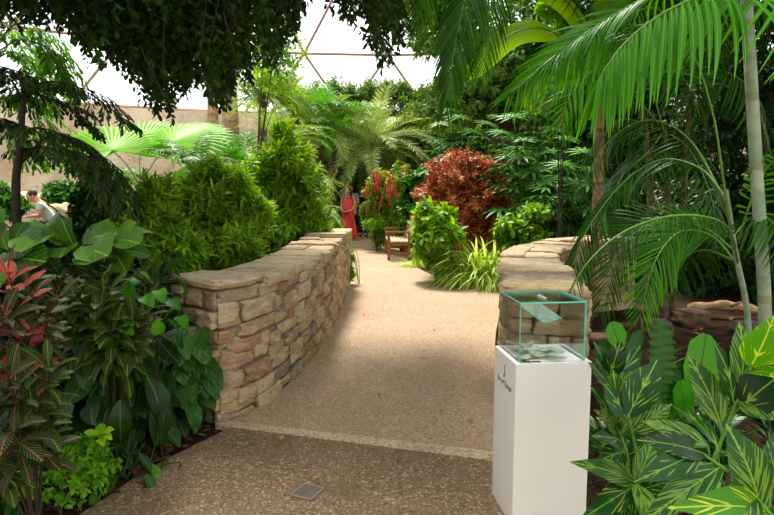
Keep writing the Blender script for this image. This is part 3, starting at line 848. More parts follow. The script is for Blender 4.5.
ellip(hm, (.03, -.118, 1.54), (.012, .014, .02)); hm.build('face', skin_m, pw_, local=True)
fm = MB()
for s in (-1, 1): ellip(fm, (.03 + s * .03, -.108, 1.563), (.010, .006, .005), n=6)
fm.build('eye', flat_mat('dark_eye', S(40, 26, 22), .3), pw_, local=True)
mm = MB(); ellip(mm, (.03, -.108, 1.503), (.02, .008, .007), n=6); mm.build('mouth', flat_mat('lips', S(184, 80, 76), .5), pw_, local=True)
coral = flat_mat('coral_fabric', S(236, 74, 70), .7, var=.05, vs=20)
dm = MB()
fold = lambda th, k: (.02 + .05 * max(0, k - 6) / 6) * np.sin(th * 9 + k * .3)
lathe_loft(dm, [(0, .02, 1.36, .14, .085), (0, 0, 1.31, .165, .12), (0, -.01, 1.24, .168, .135), (0, -.06, 1.14, .16, .17), (0, -.09, 1.04, .175, .2), (0, -.07, .94, .185, .19), (0, -.02, .84, .185, .155),
              (0, 0, .7, .185, .15), (0, 0, .5, .19, .16), (0, 0, .3, .2, .17), (0, 0, .12, .215, .18), (0, 0, .05, .22, .185)], 40, f=fold)
dr = dm.build('dress', coral, pw_, local=True); so_ = dr.modifiers.new('solid', 'SOLIDIFY'); so_.thickness = .006
sm = MB()
for s in (-1, 1): sm.tube([(s * .09, -.08, 1.33), (s * .1, -.05, 1.42), (s * .1, .05, 1.41), (s * .09, .09, 1.32)], .014, 6, flat=.5)
sm.build('strap', coral, pw_, local=True)
sm = MB(); pts = spline([(.1, -.24, .93), (.17, -.2, .8), (.22, -.14, .55), (.25, -.12, .3), (.27, -.1, .14)], 14); sm.tube(pts, np.linspace(.03, .075, 14), 8, flat=.3)
pts = spline([(-.18, -.16, .92), (-.05, -.27, .9), (.1, -.25, .92), (.19, -.1, .93)], 14); sm.tube(pts, .03, 8, flat=.5)
sm.build('sash', coral, pw_, local=True)
hh = MB(); ellip(hh, (0, .02, 1.575), (.098, .1, .105)); 
for k in range(26):
    a = R(-20 + k * 9.2); x, y = .088 * math.cos(a), .02 + .088 * math.sin(a)
    hh.tube(spline([(x * .8, y * .8, 1.63), (x * 1.05, y, 1.52), (x * 1.15, y * 1.1 + .01, 1.4), (x * 1.1 + .01, y * 1.1, 1.27 + .03 * math.sin(k * 3))], 8), [.022, .026, .026, .026, .024, .02, .016, .006], 6)
for s in (-1, 1): hh.tube(spline([(s * .04, -.07, 1.64), (s * .085, -.06, 1.56), (s * .1, -.04, 1.42), (s * .12, -.09, 1.3)], 8), [.02, .024, .026, .026, .026, .022, .018, .006], 6)
hh.build('hair', hair_m, pw_, local=True)

def simple_man(loc, rz, label, shirt, trousers, lean=0.0, head=None, hairm=hair2, arms='down', sleeve=.5):
    global V, E, RR
    root = empty('person', loc, rz, label, 'person')
    def Lp(p):   # lean the upper body about the hips, towards -Y
        x, y, z = p
        if z > .92:
            dz = z - .92; return (x, y - math.sin(lean) * dz, .92 + math.cos(lean) * dz)
        return p
    V = [Lp(p) for p in [(0, 0, .95), (0, .0, 1.15), (0, .01, 1.36), (0, .01, 1.5), (0, -.01, 1.6), (0, -.015, 1.68)]]; E = [(0, 1), (1, 2), (2, 3), (3, 4), (4, 5)]
    RR = [(.15, .11), (.145, .105), (.165, .11), (.058, .056), (.078, .092), (.066, .08)]
    for s in (-1, 1):
        limb([(s * .1, 0, .88), (s * .105, -.01, .5), (s * .11, 0, .1), (s * .11, -.13, .045)], [.088, .062, .045, .04], 0)
    for s in (-1, 1):
        if arms == 'down': pts = [Lp((s * .2, 0, 1.43)), Lp((s * .25, .02, 1.15)), Lp((s * .25, -.06, .92))]; hd = (0, -.2, -1)
        else: pts = [Lp((s * .2, 0, 1.43)), Lp((s * .24, -.12, 1.18)), Lp((s * .18, -.34, 1.16))]; hd = (0, -1, -.1)
        e = limb(pts, [.058, .044, .03], 2); hand_bones(V, E, RR, e, V[e], hd)
    skinned('body', V, E, RR, skin_m, root)
    # shirt and trousers as slightly larger skins over the same skeleton
    vs = [Lp(p) for p in [(0, 0, .9), (0, 0, 1.15), (0, .01, 1.36), (0, .01, 1.46)]]; es = [(0, 1), (1, 2), (2, 3)]; rr = [(.175, .13), (.168, .125), (.185, .13), (.075, .07)]
    for s in (-1, 1):
        a = Vector(V[-1]);
        up_ = Lp((s * .2, 0, 1.43)); el = Lp((s * .25, .02, 1.15)) if arms == 'down' else Lp((s * .24, -.12, 1.18))
        q = Vector(up_).lerp(Vector(el), sleeve * 1.3)
        i0 = len(vs); vs += [up_, tuple(q)]; es += [(2, i0), (i0, i0 + 1)]; rr += [.078, .066]
    skinned('shirt', vs, es, rr, shirt, root)
    vs = [(0, 0, .93), (0, 0, .86)]; es = [(0, 1)]; rr = [(.172, .13), (.16, .13)]
    for s in (-1, 1):
        i0 = len(vs); vs += [(s * .1, 0, .8), (s * .105, -.01, .5), (s * .11, 0, .09)]; es += [(1, i0), (i0, i0 + 1), (i0 + 1, i0 + 2)]; rr += [.105, .08, .07]
    skinned('trousers', vs, es, rr, trousers, root)
    hc = Vector(Lp((0, -.01, 1.66))); Mx = np.array(Euler((lean, 0, 0)).to_matrix())
    fm = MB(); ellip(fm, hc + Vector((0, -.025, -.03)), (.078, .085, .115), M=Mx); off = Mx @ np.array([0, -.115, -.03]); ellip(fm, Vector(hc) + Vector(off), (.013, .018, .022), n=8)
    for s in (-1, 1): off = Mx @ np.array([s * .082, 0, -.025]); ellip(fm, Vector(hc) + Vector(off), (.012, .02, .032), n=8)
    fm.build('face', skin_m, root, local=True)
    em_ = MB()
    for s in (-1, 1): off = Mx @ np.array([s * .03, -.1, 0]); ellip(em_, Vector(hc) + Vector(off), (.009, .007, .005), n=6)
    em_.build('eye', flat_mat('dark_iris', S(36, 28, 24), .3), root, local=True)
    hm = MB(); off = Mx @ np.array([0, .018, .032]); ellip(hm, Vector(hc) + Vector(off), (.09, .1, .09), M=Mx); hm.build('hair', hairm, root, local=True)
    for s in (-1, 1):
        sh = MB(); ellip(sh, (s * .11, -.06, .04), (.05, .14, .04)); sh.build('shoe', flat_mat('dark_shoe', S(40, 36, 34), .6), root, local=True)
    return root
t = NT('blue_check'); co = t.coord(); ck = t.n('ShaderNodeTexChecker'); ck.inputs['Scale'].default_value = 22; ck.inputs[1].default_value = S(96, 124, 180); ck.inputs[2].default_value = S(196, 208, 226); t.l(co, ck.inputs[0])
check_m = t.done(t.pbr(ck.outputs[0], .8, .2).outputs[0])
black_f = flat_mat('black_fabric', S(30, 28, 30), .8); wht_f = flat_mat('white_fabric', S(226, 230, 234), .8, var=.04)
mp_ = gnd(349, 235.5); mp_ = Vector((W0.x + .02, W0.y + .85, 0))
simple_man(mp_, R(10), 'man in a blue checked shirt standing behind the woman in coral', check_m, black_f, arms='fwd')
simple_man(Vector((W0.x + .42, W0.y + 1.6, 0)), R(-20), 'person in black standing partly hidden at the shoulder of the woman in coral', black_f, flat_mat('dark_jeans', S(40, 46, 66), .8))
pc = at(31, 200, 12.5)
mw = simple_man(Vector((pc.x + .5, 12.5, -.06)), R(-68), 'man in a white shirt leaning forward beyond the broad wavy leaves', wht_f, flat_mat('khaki', S(120, 104, 80), .8), lean=R(32), arms='fwd')
sb = MB(); sb.tube(spline([(-.16, .13, 1.02), (-.05, -.03, 1.28), (.1, -.2, 1.38), (.17, -.28, 1.36)], 12), .018, 6, flat=.4); sb.build('bag_strap', black_f, mw, local=True)
# ================================================================ PLANT GENERATORS
Zv = np.array([0, 0, 1.0])
T_oval = [leaf(.5, 3, .12, .4), leaf(.55, 3, .2, .9), leaf(.45, 3, .1, .1)]
T_small = [leaf(.5, 2, .15, .3), leaf(.42, 2, .1, .6)]
T_lance = [leaf(.26, 4, .15, .5, 'lance'), leaf(.3, 4, .1, 1.0, 'lance'), leaf(.24, 4, .2, .15, 'lance')]
T_blade = [leaf(.10, 4, .15, .5, 'lance'), leaf(.10, 4, .2, 1.1, 'lance'), leaf(.09, 4, .15, .2, 'lance')]
T_fine = [leaf(.07, 3, .1, .5, 'lance'), leaf(.07, 3, .1, .15, 'lance')]
T_wedge = [leaf(.24, 3, .12, .5, 'wedge'), leaf(.3, 3, .1, .9, 'wedge'), leaf(.2, 3, .15, .2, 'wedge')]
T_big = [leaf(.48, 7, .14, .9), leaf(.44, 7, .18, 1.3), leaf(.5, 7, .12, .5)]
T_fid = [leaf(.55, 9, .12, .5, 'fiddle', .03), leaf(.6, 9, .16, .9, 'fiddle', -.03), leaf(.55, 9, .1, .15, 'fiddle', .03)]
T_crot = [leaf(.36, 6, .14, .7, 'obov', .02), leaf(.38, 6, .2, 1.1, 'obov', -.03), leaf(.28, 6, .1, .3, 'obov', .03)]
T_heart = [leaf(.72, 5, .14, .5, 'heart'), leaf(.65, 5, .2, .9, 'heart')]

def crown_pts(blobs, n, inner=.45):
    nb = []
    for c, r in blobs:      # clumps budding from each mass
        nb.append((c, tuple(q * .82 for q in r)))
        for d in rdir(7, -.3, 1):
            k = rs.uniform(.3, .45); nb.append((np.array(tuple(c)) + d * np.array(r) * .68, tuple(q * k for q in r)))
    blobs = nb
    vol = np.array([b[1][0] * b[1][1] * b[1][2] for b in blobs]) ** .75; vol = vol / vol.sum()
    P, D = [], []
    for (c, r), f in zip(blobs, vol):
        m = max(3, int(n * f)); d = rdir(m, -.75, 1); u = (inner ** 3 + (1 - inner ** 3) * rs.uniform(0, 1, m)) ** (1 / 3)
        lump = 1 + .12 * np.sin(d[:, 0] * 7 + c[0] * 3) * np.sin(d[:, 1] * 6 + c[1]) + .08 * np.sin(d[:, 2] * 9)
        P.append(np.array(tuple(c)) + d * np.array(r) * (u * lump)[:, None]); D.append(d)
    return np.vstack(P), np.vstack(D)

def shrub(name, label, cat, base, blobs, n, k, length, L, tm, mat, theta=60, th_end=None, drop=.15, group=None, stems=9, sr=.012, smat='dstem', up=.55, inner=.45, axup=.5, stemname='stem', zmin=.0, outn=None):
    root = empty(name, tuple(base), 0, label, cat, group)
    P, D = crown_pts(blobs, n, inner)
    keep = P[:, 2] > zmin
    P, D = P[keep], D[keep]
    A = nrm(D + np.array([0, 0, axup]) + rs.normal(0, .25, D.shape))
    mb = MB(); sprigs(mb, P - A * length * .5, A, k, length, L, tm, theta, drop, th_end, up)
    mb.build('foliage', G[mat], root)
    b0 = np.array(tuple(base))
    for q in range(stems):
        i = rs.integers(0, len(P)); p = P[i]; s0 = b0 + np.array([rs.normal(0, .04), rs.normal(0, .04), -.03])
        mid = (s0 + p) / 2 + np.array([(s0[0] - p[0]) * .25, (s0[1] - p[1]) * .25, (p[2] - s0[2]) * .12]) + rs.normal(0, .03, 3)
        st = MB(); st.tube(spline([s0, mid, p], 10), np.linspace(sr, sr * .35, 10), 6); st.build(stemname, G[smat], root)
    return root

def blob(px, py, Y, rx, rz, ry=None):
    """ellipsoid seen at (px,py) at depth Y with pixel radii rx, rz"""
    s = Y / F
    return (at(px, py, Y), (rx * s, (ry if ry is not None else rx) * s, rz * s))

def frond(mb, pts, nl, ll, tm, a0=75, a1=30, hang=.15, N=Zv, lift=.12, t0=.12, rr=.010, prof=None, asym=0.0, lm=0, rm=1, hangside=None, jit=.05, npts=36, rnds=None):
    P = spline(pts, npts); T = nrm(np.gradient(P, axis=0))
    mb.tube(P, np.linspace(rr, rr * .25, npts), 5, mat=rm)
    for sd in (-1, 1):
        t = np.linspace(t0, 1, nl) ** .92 + rs.normal(0, .004, nl); t = np.clip(t, 0, 1)
        i = t * (npts - 1); i0 = np.clip(i.astype(int), 0, npts - 2); f = (i - i0)[:, None]
        p = P[i0] * (1 - f) + P[i0 + 1] * f; tt = nrm(T[i0] * (1 - f) + T[i0 + 1] * f)
        Nn = np.broadcast_to(np.asarray(N, float), tt.shape)
        Sx = nrm(np.cross(tt, Nn)) * sd
        nn = nrm(np.cross(Sx, tt)) * (1 if sd > 0 else -1)
        nn = np.where((nn * Nn).sum(1, keepdims=True) < 0, -nn, nn)
        a = np.radians(a0 + (a1 - a0) * t)[:, None]
        h = hang if hangside is None else hangside[(sd + 1) // 2]
        d = nrm(tt * np.cos(a) + Sx * np.sin(a) + nn * lift - Zv * h + rs.normal(0, jit, tt.shape))
        pl = (np.sin(np.pi * (.16 + .76 * t)) ** .6 if prof is None else prof(t)) * ll * rs.uniform(.92, 1.06, nl)
        M = frames(d, nn, pl)
        ti = rs.integers(0, len(tm), nl)
        r = rs.uniform(0, 1, nl) if rnds is None else np.clip(rnds + rs.normal(0, .15, nl), 0, 1)
        for q in range(len(tm)):
            m = ti == q; mb.inst(tm[q], M[m], p[m], r[m], lm)

def frond_mesh(L, elev, curve, nl, ll, tm, mats, name='frond', **kw):
    """a frond rising along +Y from the origin and bending over"""
    n = 9; pts = [np.zeros(3)]; a = R(elev)
    for k in range(n):
        pts.append(pts[-1] + np.array([0, math.cos(a), math.sin(a)]) * L / n); a -= R(curve) / n
    mb = MB(); frond(mb, pts, nl, ll, tm, **kw)
    return mb.mesh(name, mats)

def palm(name, label, cat, base, top, tr, meshes, n, group=None, bark='bark', sc=1.0, tilt=(-10, 35), stems=1, az=None, trunk_name='trunk', spread=0.0):
    root = empty(name, tuple(base), 0, label, cat, group)
    b = np.array(tuple(base)); tp = np.array(tuple(top)) - b
    tb = MB(); tb.tube(spline([(0, 0, -.05), tp * .5 + rs.normal(0, .02, 3), tp], 12), np.linspace(tr * 1.15, tr * .9, 12), 12); tb.build(trunk_name, G[bark], root, local=True)
    for k in range(n):
        a = k * 2.399963 + rs.uniform(-.2, .2) if az is None else rs.uniform(*az)
        f = k / max(n - 1, 1)
        o = link('frond', meshes[k % len(meshes)], root, tuple(tp + np.array([0, 0, rs.uniform(-.04, .04)])), (R(tilt[0] + (tilt[1] - tilt[0]) * f + rs.uniform(-5, 5)), rs.uniform(-.1, .1), a), sc * rs.uniform(.85, 1.1))
    return root

def fan_mesh(n, Rr, pet, span=250, split=.5, droop=.25, mats=None, name='frond', rr=.008, up=55):
    """petiole along +Y/up from the origin carrying one pleated fan"""
    mb = MB(); a = R(up)
    tip = np.array([0, math.cos(a), math.sin(a)]) * pet
    mb.tube(spline([(0, 0, 0), tip * .5 + np.array([0, 0, .04 * pet]), tip], 8), rr, 5, mat=1)
    b = a - R(50); ax = np.array([0, math.cos(b), math.sin(b)]); nz = np.array([0, -math.sin(b), math.cos(b)]); xx = np.array([1.0, 0, 0])
    V, Fq, U, Rn = [], [], [], []
    step = R(span) / n
    for i in range(n):
        c = -R(span) / 2 + (i + .5) * step; L = Rr * (.72 + .28 * math.cos(c * .6)) * rs.uniform(.95, 1.04)
        def pt(ang, r, z): return tip + (ax * math.cos(ang) + xx * math.sin(ang)) * r + nz * (z - droop * (r / Rr) ** 2.4 * Rr * .5) - Zv * (droop * (r / Rr) ** 3 * Rr * .5)
        h = step / 2; k = len(V); pl = Rr * .035
        V += [pt(c, .01, 0), pt(c - h, L * split, -pl * .5), pt(c, L * split, pl), pt(c + h, L * split, -pl * .5), pt(c - h * .55, L * .8, 0), pt(c, L * .8, pl * .6), pt(c + h * .55, L * .8, 0), pt(c, L, 0)]
        U += [[.5, 0], [0, .5], [.5, .5], [1, .5], [.1, .8], [.5, .8], [.9, .8], [.5, 1]]; Rn += [rs.uniform()] * 8
        Fq += [[k, k + 1, k + 2], [k, k + 2, k + 3], [k + 1, k + 4, k + 5], [k + 1, k + 5, k + 2], [k + 2, k + 5, k + 6], [k + 2, k + 6, k + 3], [k + 4, k + 7, k + 5], [k + 5, k + 7, k + 6]]
    mb.add(np.array(V), [np.array(Fq)], np.array(U), np.array(Rn), 0)
    return mb.mesh(name, mats)

def big_leaf(mb, a, b, W, N=(0, -.6, .8), bow=.16, prof='lance', fold=.12, rnd=None, wave=0, ns=12, mat=0):
    """one broad leaf blade from a to b"""
    a, b = np.array(tuple(a), float), np.array(tuple(b), float)
    d = b - a; L = np.linalg.norm(d)
    v, q, u = leaf(W / L, ns, fold, 0, prof, wave)
    M = frames(d[None], np.array(N, float), L)[0]
    v = v @ M.T + a
    v = v + M[:, 2] / L * (np.sin(np.pi * u[:, 1]) * bow * L)[:, None]
    mb.add(v, [q], u, rs.uniform() if rnd is None else rnd, mat)

# ================================================================ LEFT SIDE
# --- weeping fig overhead
def lower_edge(px):
    return np.interp(px, [-200, -60, 0, 60, 78, 92, 112, 122, 140, 152, 168, 178, 190, 200, 212, 226, 240, 256, 272, 290, 305, 322, 345, 362, 372, 385, 398, 420, 520],
                        [60, 40, 20, 26, 48, 64, 62, 74, 96, 112, 122, 108, 96, 84, 112, 108, 90, 70, 76, 48, 12, -8, 24, 26, 46, 74, 52, 40, 10])
ft = empty('weeping_fig_tree', (-6.3, 7.4, 0), 0, 'dark small-leaved fig tree whose hanging canopy fills the upper left', 'tree')
tb = MB(); tb.tube(spline([(-6.3, 7.4, -.05), (-6.1, 7.3, 2), (-5.6, 7.2, 4.2), (-4.6, 7.0, 5.2)], 16), np.linspace(.24, .15, 16), 14); ftk = tb.build('trunk', G['bark'], ft)
for tgt in ([(-5.6, 7.2, 4.2), (-3.8, 6.4, 4.9), (-1.6, 6.6, 4.95), (.4, 7.0, 4.9)], [(-5.7, 7.2, 4.1), (-4.2, 5.4, 4.6), (-2.4, 4, 4.6), (-.4, 2.4, 4.7)], [(-5.8, 7.2, 3.8), (-4.6, 6.8, 4.2), (-3.2, 7, 4.3), (-1.8, 7.8, 4.3)], [(-5.7, 7.2, 4), (-5, 9, 5), (-3, 10, 5.4), (-1, 10.5, 5.4)]):
    bb = MB(); bb.tube(spline(tgt, 14), np.linspace(.11, .03, 14), 8); bb.build('bough', G['bark'], ft).parent = ftk
fm = MB(); tw = MB()
n = 6500
px = rs.uniform(-120, 402, n); Yd = rs.uniform(5.0, 8.6, n)
u = rs.uniform(0, 1, n) ** .75
py = lower_edge(px) - u * 150 + rs.normal(0, 5, n)
thin = ((px > 245) & (px < 300) & (rs.uniform(0, 1, n) < .45)) | ((px > 306) & (px < 334) & (py > -25)) | ((px > 334) & (rs.uniform(0, 1, n) < .3))
tips = np.array([tuple(at(a, b, c)) for a, b, c in zip(px, py, Yd)])[~thin]
axd = nrm(np.stack([rs.normal(.15, .3, len(tips)), rs.normal(-.1, .3, len(tips)), rs.normal(-1, .25, len(tips))], 1))
ln = .34
sprigs(fm, tips - axd * ln, axd, 11, ln, .085, T_oval, 66, .3, 40, .4)
for p, a in list(zip(tips, axd))[::3]: fm.tube([p - a * (ln + .15), p - a * ln * .5, p], .0035, 4, mat=1, cap=False)
# unseen canopy over the camera and beyond the top edge, extended to shade the foreground
n = 5200
n = 9000
P = np.stack([rs.uniform(-6.5, 1.1, n), rs.uniform(-3.5, 7.6, n), rs.uniform(2.9, 6.0, n)], 1)
P = P[(P[:, 2] > 3.5) | ((P[:, 1] < .2) & (P[:, 0] < -1.2))]
P = P[(P[:, 2] > 1.75 + .345 * P[:, 1]) & (P[:, 2] < 6.2 - .25 * np.abs(P[:, 0] + 2.5))]
D = nrm(rs.normal(0, 1, P.shape) + [0, 0, -.6])
sprigs(fm, P, D, 8, .4, .12, T_small, 62, .2, 40, .4)
fm.build('foliage', [G['ficus'], G['twig']], ft)

# --- fishtail palm, dark, in front of the man
def fish_frond(mb, pts, npair, pl, ll, nleaf=9, sag=.25, N=Zv, rm=1, tm=T_wedge):
    P = spline(pts, 30); T = nrm(np.gradient(P, axis=0)); mb.tube(P, np.linspace(.011, .003, 30), 5, mat=rm)
    L_ = [];
    for sd in (-1, 1):
        for q in range(npair):
            t = .22 + .78 * q / (npair - 1); i = min(int(t * 29), 29)
            Sx = nrm(np.cross(T[i], N)) * sd; a = R(70 - 35 * t)
            d = nrm(T[i] * math.cos(a) + Sx * math.sin(a) + rs.normal(0, .08, 3))
            l = pl * (math.sin(math.pi * (.2 + .7 * t)) ** .7) * rs.uniform(.85, 1.1)
            uu = np.linspace(0, 1, 8)[:, None]
            C_ = P[i] + d * l * uu - Zv * sag * l * uu ** 2
            mb.tube(C_, np.linspace(.004, .0015, 8), 4, mat=rm, cap=False)
            Tc = nrm(np.gradient(C_, axis=0))
            for s2 in (-1, 1):
                k = np.linspace(.15, 1, nleaf); ii = np.clip((k * 7).astype(int), 0, 7)
                pp = C_[ii] + (C_[np.minimum(ii + 1, 7)] - C_[ii]) * (k * 7 - ii)[:, None]; tt = Tc[ii]
                sx2 = nrm(np.cross(tt, Zv)) * s2; aa = R(48) - k[:, None] * R(18)
                dd = nrm(tt * np.cos(aa) + sx2 * np.sin(aa) - Zv * .28 + rs.normal(0, .12, tt.shape))
                M = frames(dd, nrm(Zv + rs.normal(0, .3, tt.shape)), ll * rs.uniform(.7, 1.1, nleaf))
                ti = rs.integers(0, len(tm), nleaf); r = rs.uniform(0, 1, nleaf)
                for z_ in range(len(tm)):
                    m = ti == z_; mb.inst(tm[z_], M[m], pp[m], r[m], 0)
def fish_palm(label, Y, stemx, stempts, fronds, mat, npair=8, pl=.34, ll=.10, loc=None, group=None, sag=.25):
    b = gnd(stemx, 300); b = Vector((at(stemx, 200, Y).x, Y, 0))
    root = empty('fishtail_palm', b, 0, label, 'palm', group)
    st = MB(); st.tube(spline([(b.x - .03, Y, -.05)] + [at(x, y, Y) for x, y in stempts], 16), np.linspace(.045, .022, 16), 9); st.build('trunk', G['dstem'], root)
    for pts in fronds:
        mb = MB(); fish_frond(mb, [at(p[0], p[1], Y + (p[2] if len(p) > 2 else 0)) for p in pts], npair, pl, ll, sag=sag)
        mb.build('frond', [G[mat], G['dstem']], root)
    return root
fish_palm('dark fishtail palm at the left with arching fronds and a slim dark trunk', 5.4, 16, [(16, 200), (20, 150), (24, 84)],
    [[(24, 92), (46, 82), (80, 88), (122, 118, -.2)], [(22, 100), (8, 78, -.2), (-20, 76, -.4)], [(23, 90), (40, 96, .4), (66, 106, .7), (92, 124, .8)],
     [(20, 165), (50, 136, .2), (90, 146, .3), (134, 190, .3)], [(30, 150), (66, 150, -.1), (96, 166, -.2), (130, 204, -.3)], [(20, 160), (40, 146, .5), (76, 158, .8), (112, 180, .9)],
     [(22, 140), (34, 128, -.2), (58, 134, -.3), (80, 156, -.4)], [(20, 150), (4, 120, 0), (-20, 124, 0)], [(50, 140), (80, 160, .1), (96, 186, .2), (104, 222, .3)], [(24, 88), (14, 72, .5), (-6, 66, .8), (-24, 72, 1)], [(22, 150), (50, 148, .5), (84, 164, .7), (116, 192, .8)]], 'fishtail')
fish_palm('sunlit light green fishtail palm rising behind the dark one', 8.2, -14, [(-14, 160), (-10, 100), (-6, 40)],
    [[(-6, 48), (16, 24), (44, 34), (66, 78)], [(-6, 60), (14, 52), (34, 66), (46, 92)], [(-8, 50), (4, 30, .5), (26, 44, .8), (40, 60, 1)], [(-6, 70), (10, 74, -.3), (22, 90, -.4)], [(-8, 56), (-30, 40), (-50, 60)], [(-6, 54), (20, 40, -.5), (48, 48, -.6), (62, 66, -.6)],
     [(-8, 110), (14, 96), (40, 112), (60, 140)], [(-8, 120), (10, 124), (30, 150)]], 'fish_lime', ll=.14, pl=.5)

# --- broad-leaved fiddle leaf shrubs on the left
def leafy(name, label, cat, base, items, mat, W=.5, N=(0, -.5, .85), prof='fiddle', stemtop=None, bow=.12, group=None, fold=.12, sr=.012, wave=.02, smat='dstem'):
    """plant with individually placed leaves; items=(base px,py,Y, tip px,py,Y)"""
    root = empty(name, tuple(base), 0, label, cat, group)
    b0 = Vector(tuple(base)); tp = at(*stemtop) if stemtop else b0 + Vector((0, 0, .4))
    C_ = spline([b0 - Vector((0, 0, .04)), b0.lerp(tp, .5) + Vector((.02, 0, .02)), tp], 12)
    st = MB(); st.tube(C_, np.linspace(sr, sr * .5, 12), 7)
    for it in items:
        a, b = at(*it[:3]), at(*it[3:6]); w = it[6] if len(it) > 6 else W * (b - a).length
        lb = MB(); big_leaf(lb, a, b, w, N if len(it) < 8 else it[7], bow, prof, fold, wave=wave); lb.build('leaf', G[mat], root)
        i = int(np.argmin(np.linalg.norm(C_ - np.array(tuple(a)), axis=1))); i = max(0, i - 3)
        st.tube(spline([C_[i], (C_[i] + np.array(tuple(a))) / 2 - [0, 0, .01], a], 6), sr * .32, 5)
    st.build('stem', G[smat], root)
    return root
Y = 3.9
leafy('fiddle_leaf_fig', 'broad wavy-leaved green plant in front of the leaning man', 'plant', (at(66, 260, Y).x, Y, 0),
    [(60, 236, Y, 32, 226, Y - .25), (76, 250, Y, 62, 219, Y + .1), (82, 248, Y, 118, 234, Y - .2), (80, 252, Y, 60, 258, Y - .4), (64, 244, Y, 20, 252, Y - .5), (84, 244, Y, 100, 228, Y + .2), (90, 262, Y, 108, 256, Y - .5), (70, 246, Y, 46, 224, Y + .4), (56, 250, Y, 28, 262, Y - .2)], 'fiddle', stemtop=(74, 246, Y), W=.46, N=(0, -.75, .6))
leafy('fiddle_leaf_fig', 'broad wavy-leaved green plant at the left edge above the red crotons', 'plant', (at(6, 260, Y - .3).x, Y - .3, 0),
    [(10, 262, Y, 8, 226, Y - .2), (4, 262, Y, -26, 240, Y), (14, 262, Y, 40, 246, Y - .4), (10, 268, Y - .2, 46, 262, Y - .5), (0, 262, Y, 0, 286, Y - .5), (12, 258, Y, 26, 222, Y + .2), (8, 250, Y, -6, 212, Y + .2)], 'fiddle', stemtop=(8, 262, Y - .1), W=.46, N=(0, -.75, .6))
leafy('fiddle_leaf_fig', 'broad wavy-leaved green plant beside the big bright green bush', 'plant', (at(118, 260, Y).x, Y + .1, 0),
    [(114, 244, Y, 136, 222, Y), (116, 248, Y, 140, 244, Y - .3), (112, 246, Y, 100, 222, Y + .2), (112, 250, Y, 92, 262, Y - .5), (118, 252, Y, 150, 256, Y), (118, 246, Y, 152, 232, Y + .3), (116, 254, Y, 126, 272, Y - .3)], 'fiddle', stemtop=(114, 250, Y), W=.46, N=(0, -.7, .7))

# --- crotons
def rosettes(mb, P, A, k, L, tm, th0=85, th1=25, length=.1, **kw):
    sprigs(mb, P, A, k, length, L, tm, th0, kw.pop('drop', .1), th1, kw.pop('up', .35), **kw)
def croton(label, Y, items, mats, L, k=15, base=None, tm=T_crot, group='crotons in the left bed', nb=None, length=.22, drop=.12):
    """items: rosette centres (px,py,dY)"""
    P = np.array([tuple(at(x, y, Y + d)) for x, y, d in items]); b = np.array(base if base is not None else (P[:, 0].mean(), P[:, 1].mean() + .1, -.02))
    root = empty('croton', tuple(b), 0, label, 'croton', None)
    A = nrm((P - b) * [1.1, 1.1, .5] + np.array([.05, -.28, .45]))
    mb = MB(); m = np.arange(len(P))[::-1] % len(mats)
    for q in range(len(mats)):
        if (m == q).any():
            mb2 = MB(); rosettes(mb2, (P - A * length)[m == q], A[m == q], k, L, tm, length=length, drop=drop); mb2.build('foliage', G[mats[q]], root)
    for p, a in zip(P, A):
        st = MB(); st.tube(spline([b, (b + p) / 2 + [0, 0, .05], p - a * .1, p], 10), np.linspace(.008, .004, 10), 6); st.build('branch', G['dstem'], root)
    return root
croton('red and green croton with cream veins at the left edge, upper clump', 2.75, [(8, 275, 0), (30, 292, .1), (4, 318, -.1), (44, 316, .1), (24, 338, 0), (-14, 300, 0), (56, 296, .4), (-20, 340, 0)], ['croton_red', 'croton_red', 'croton_red', 'croton_pink'], .17, 17)
croton('red-veined croton low at the left edge, below the upper clump', 2.45, [(6, 372, 0), (30, 398, .1), (-16, 400, 0), (48, 366, .2), (10, 432, -.05), (-18, 450, 0), (36, 430, .15)], ['croton_red', 'croton_dark'], .17, 17)
croton('dark croton with fine yellow veins in the middle of the left bed', 3.3, [(78, 292, 0), (104, 284, 0), (96, 308, -.1), (124, 296, .1), (134, 318, 0), (112, 330, -.1), (82, 322, 0), (66, 306, .1), (148, 300, .2), (90, 270, .3), (60, 276, .3), (118, 270, .4), (100, 340, -.05), (70, 346, .1), (126, 344, 0)], ['croton_dark', 'croton_dark', 'croton_dark'], .17, 26)
croton('dark yellow-veined croton behind the first, near the wall end', 4.1, [(150, 282, 0), (130, 272, 0), (166, 298, .1), (160, 268, .1), (100, 278, .2), (176, 320, 0), (140, 262, .3)], ['croton_dark', 'deep'], .17, 24)

# climbing vine with big light green leaves
Yv = 3.25
vl = []
for (x, y, d) in [(150, 282, 0), (138, 280, 0), (132, 296, 0), (144, 296, -.05), (158, 290, .1), (170, 300, .4), (180, 316, .4), (166, 318, .2), (122, 326, 0), (128, 334, 0), (112, 338, 0), (178, 330, .3), (160, 334, .1), (186, 296, .5)]:
    a_ = rs.uniform(-.9, .9); vl.append((x, y, Yv + d, x + 15 * math.sin(a_), y + 15 * math.cos(a_) * rs.choice([1, 1, -1]), Yv + d - .06, .085))
leafy('climbing_vine', 'light green heart-leaved vine climbing between the crotons and the wall', 'vine', (at(150, 340, Yv).x, Yv + .1, 0), vl, 'mid', prof='heart', stemtop=(144, 284, Yv + .1), bow=.06, smat='dstem', sr=.004)

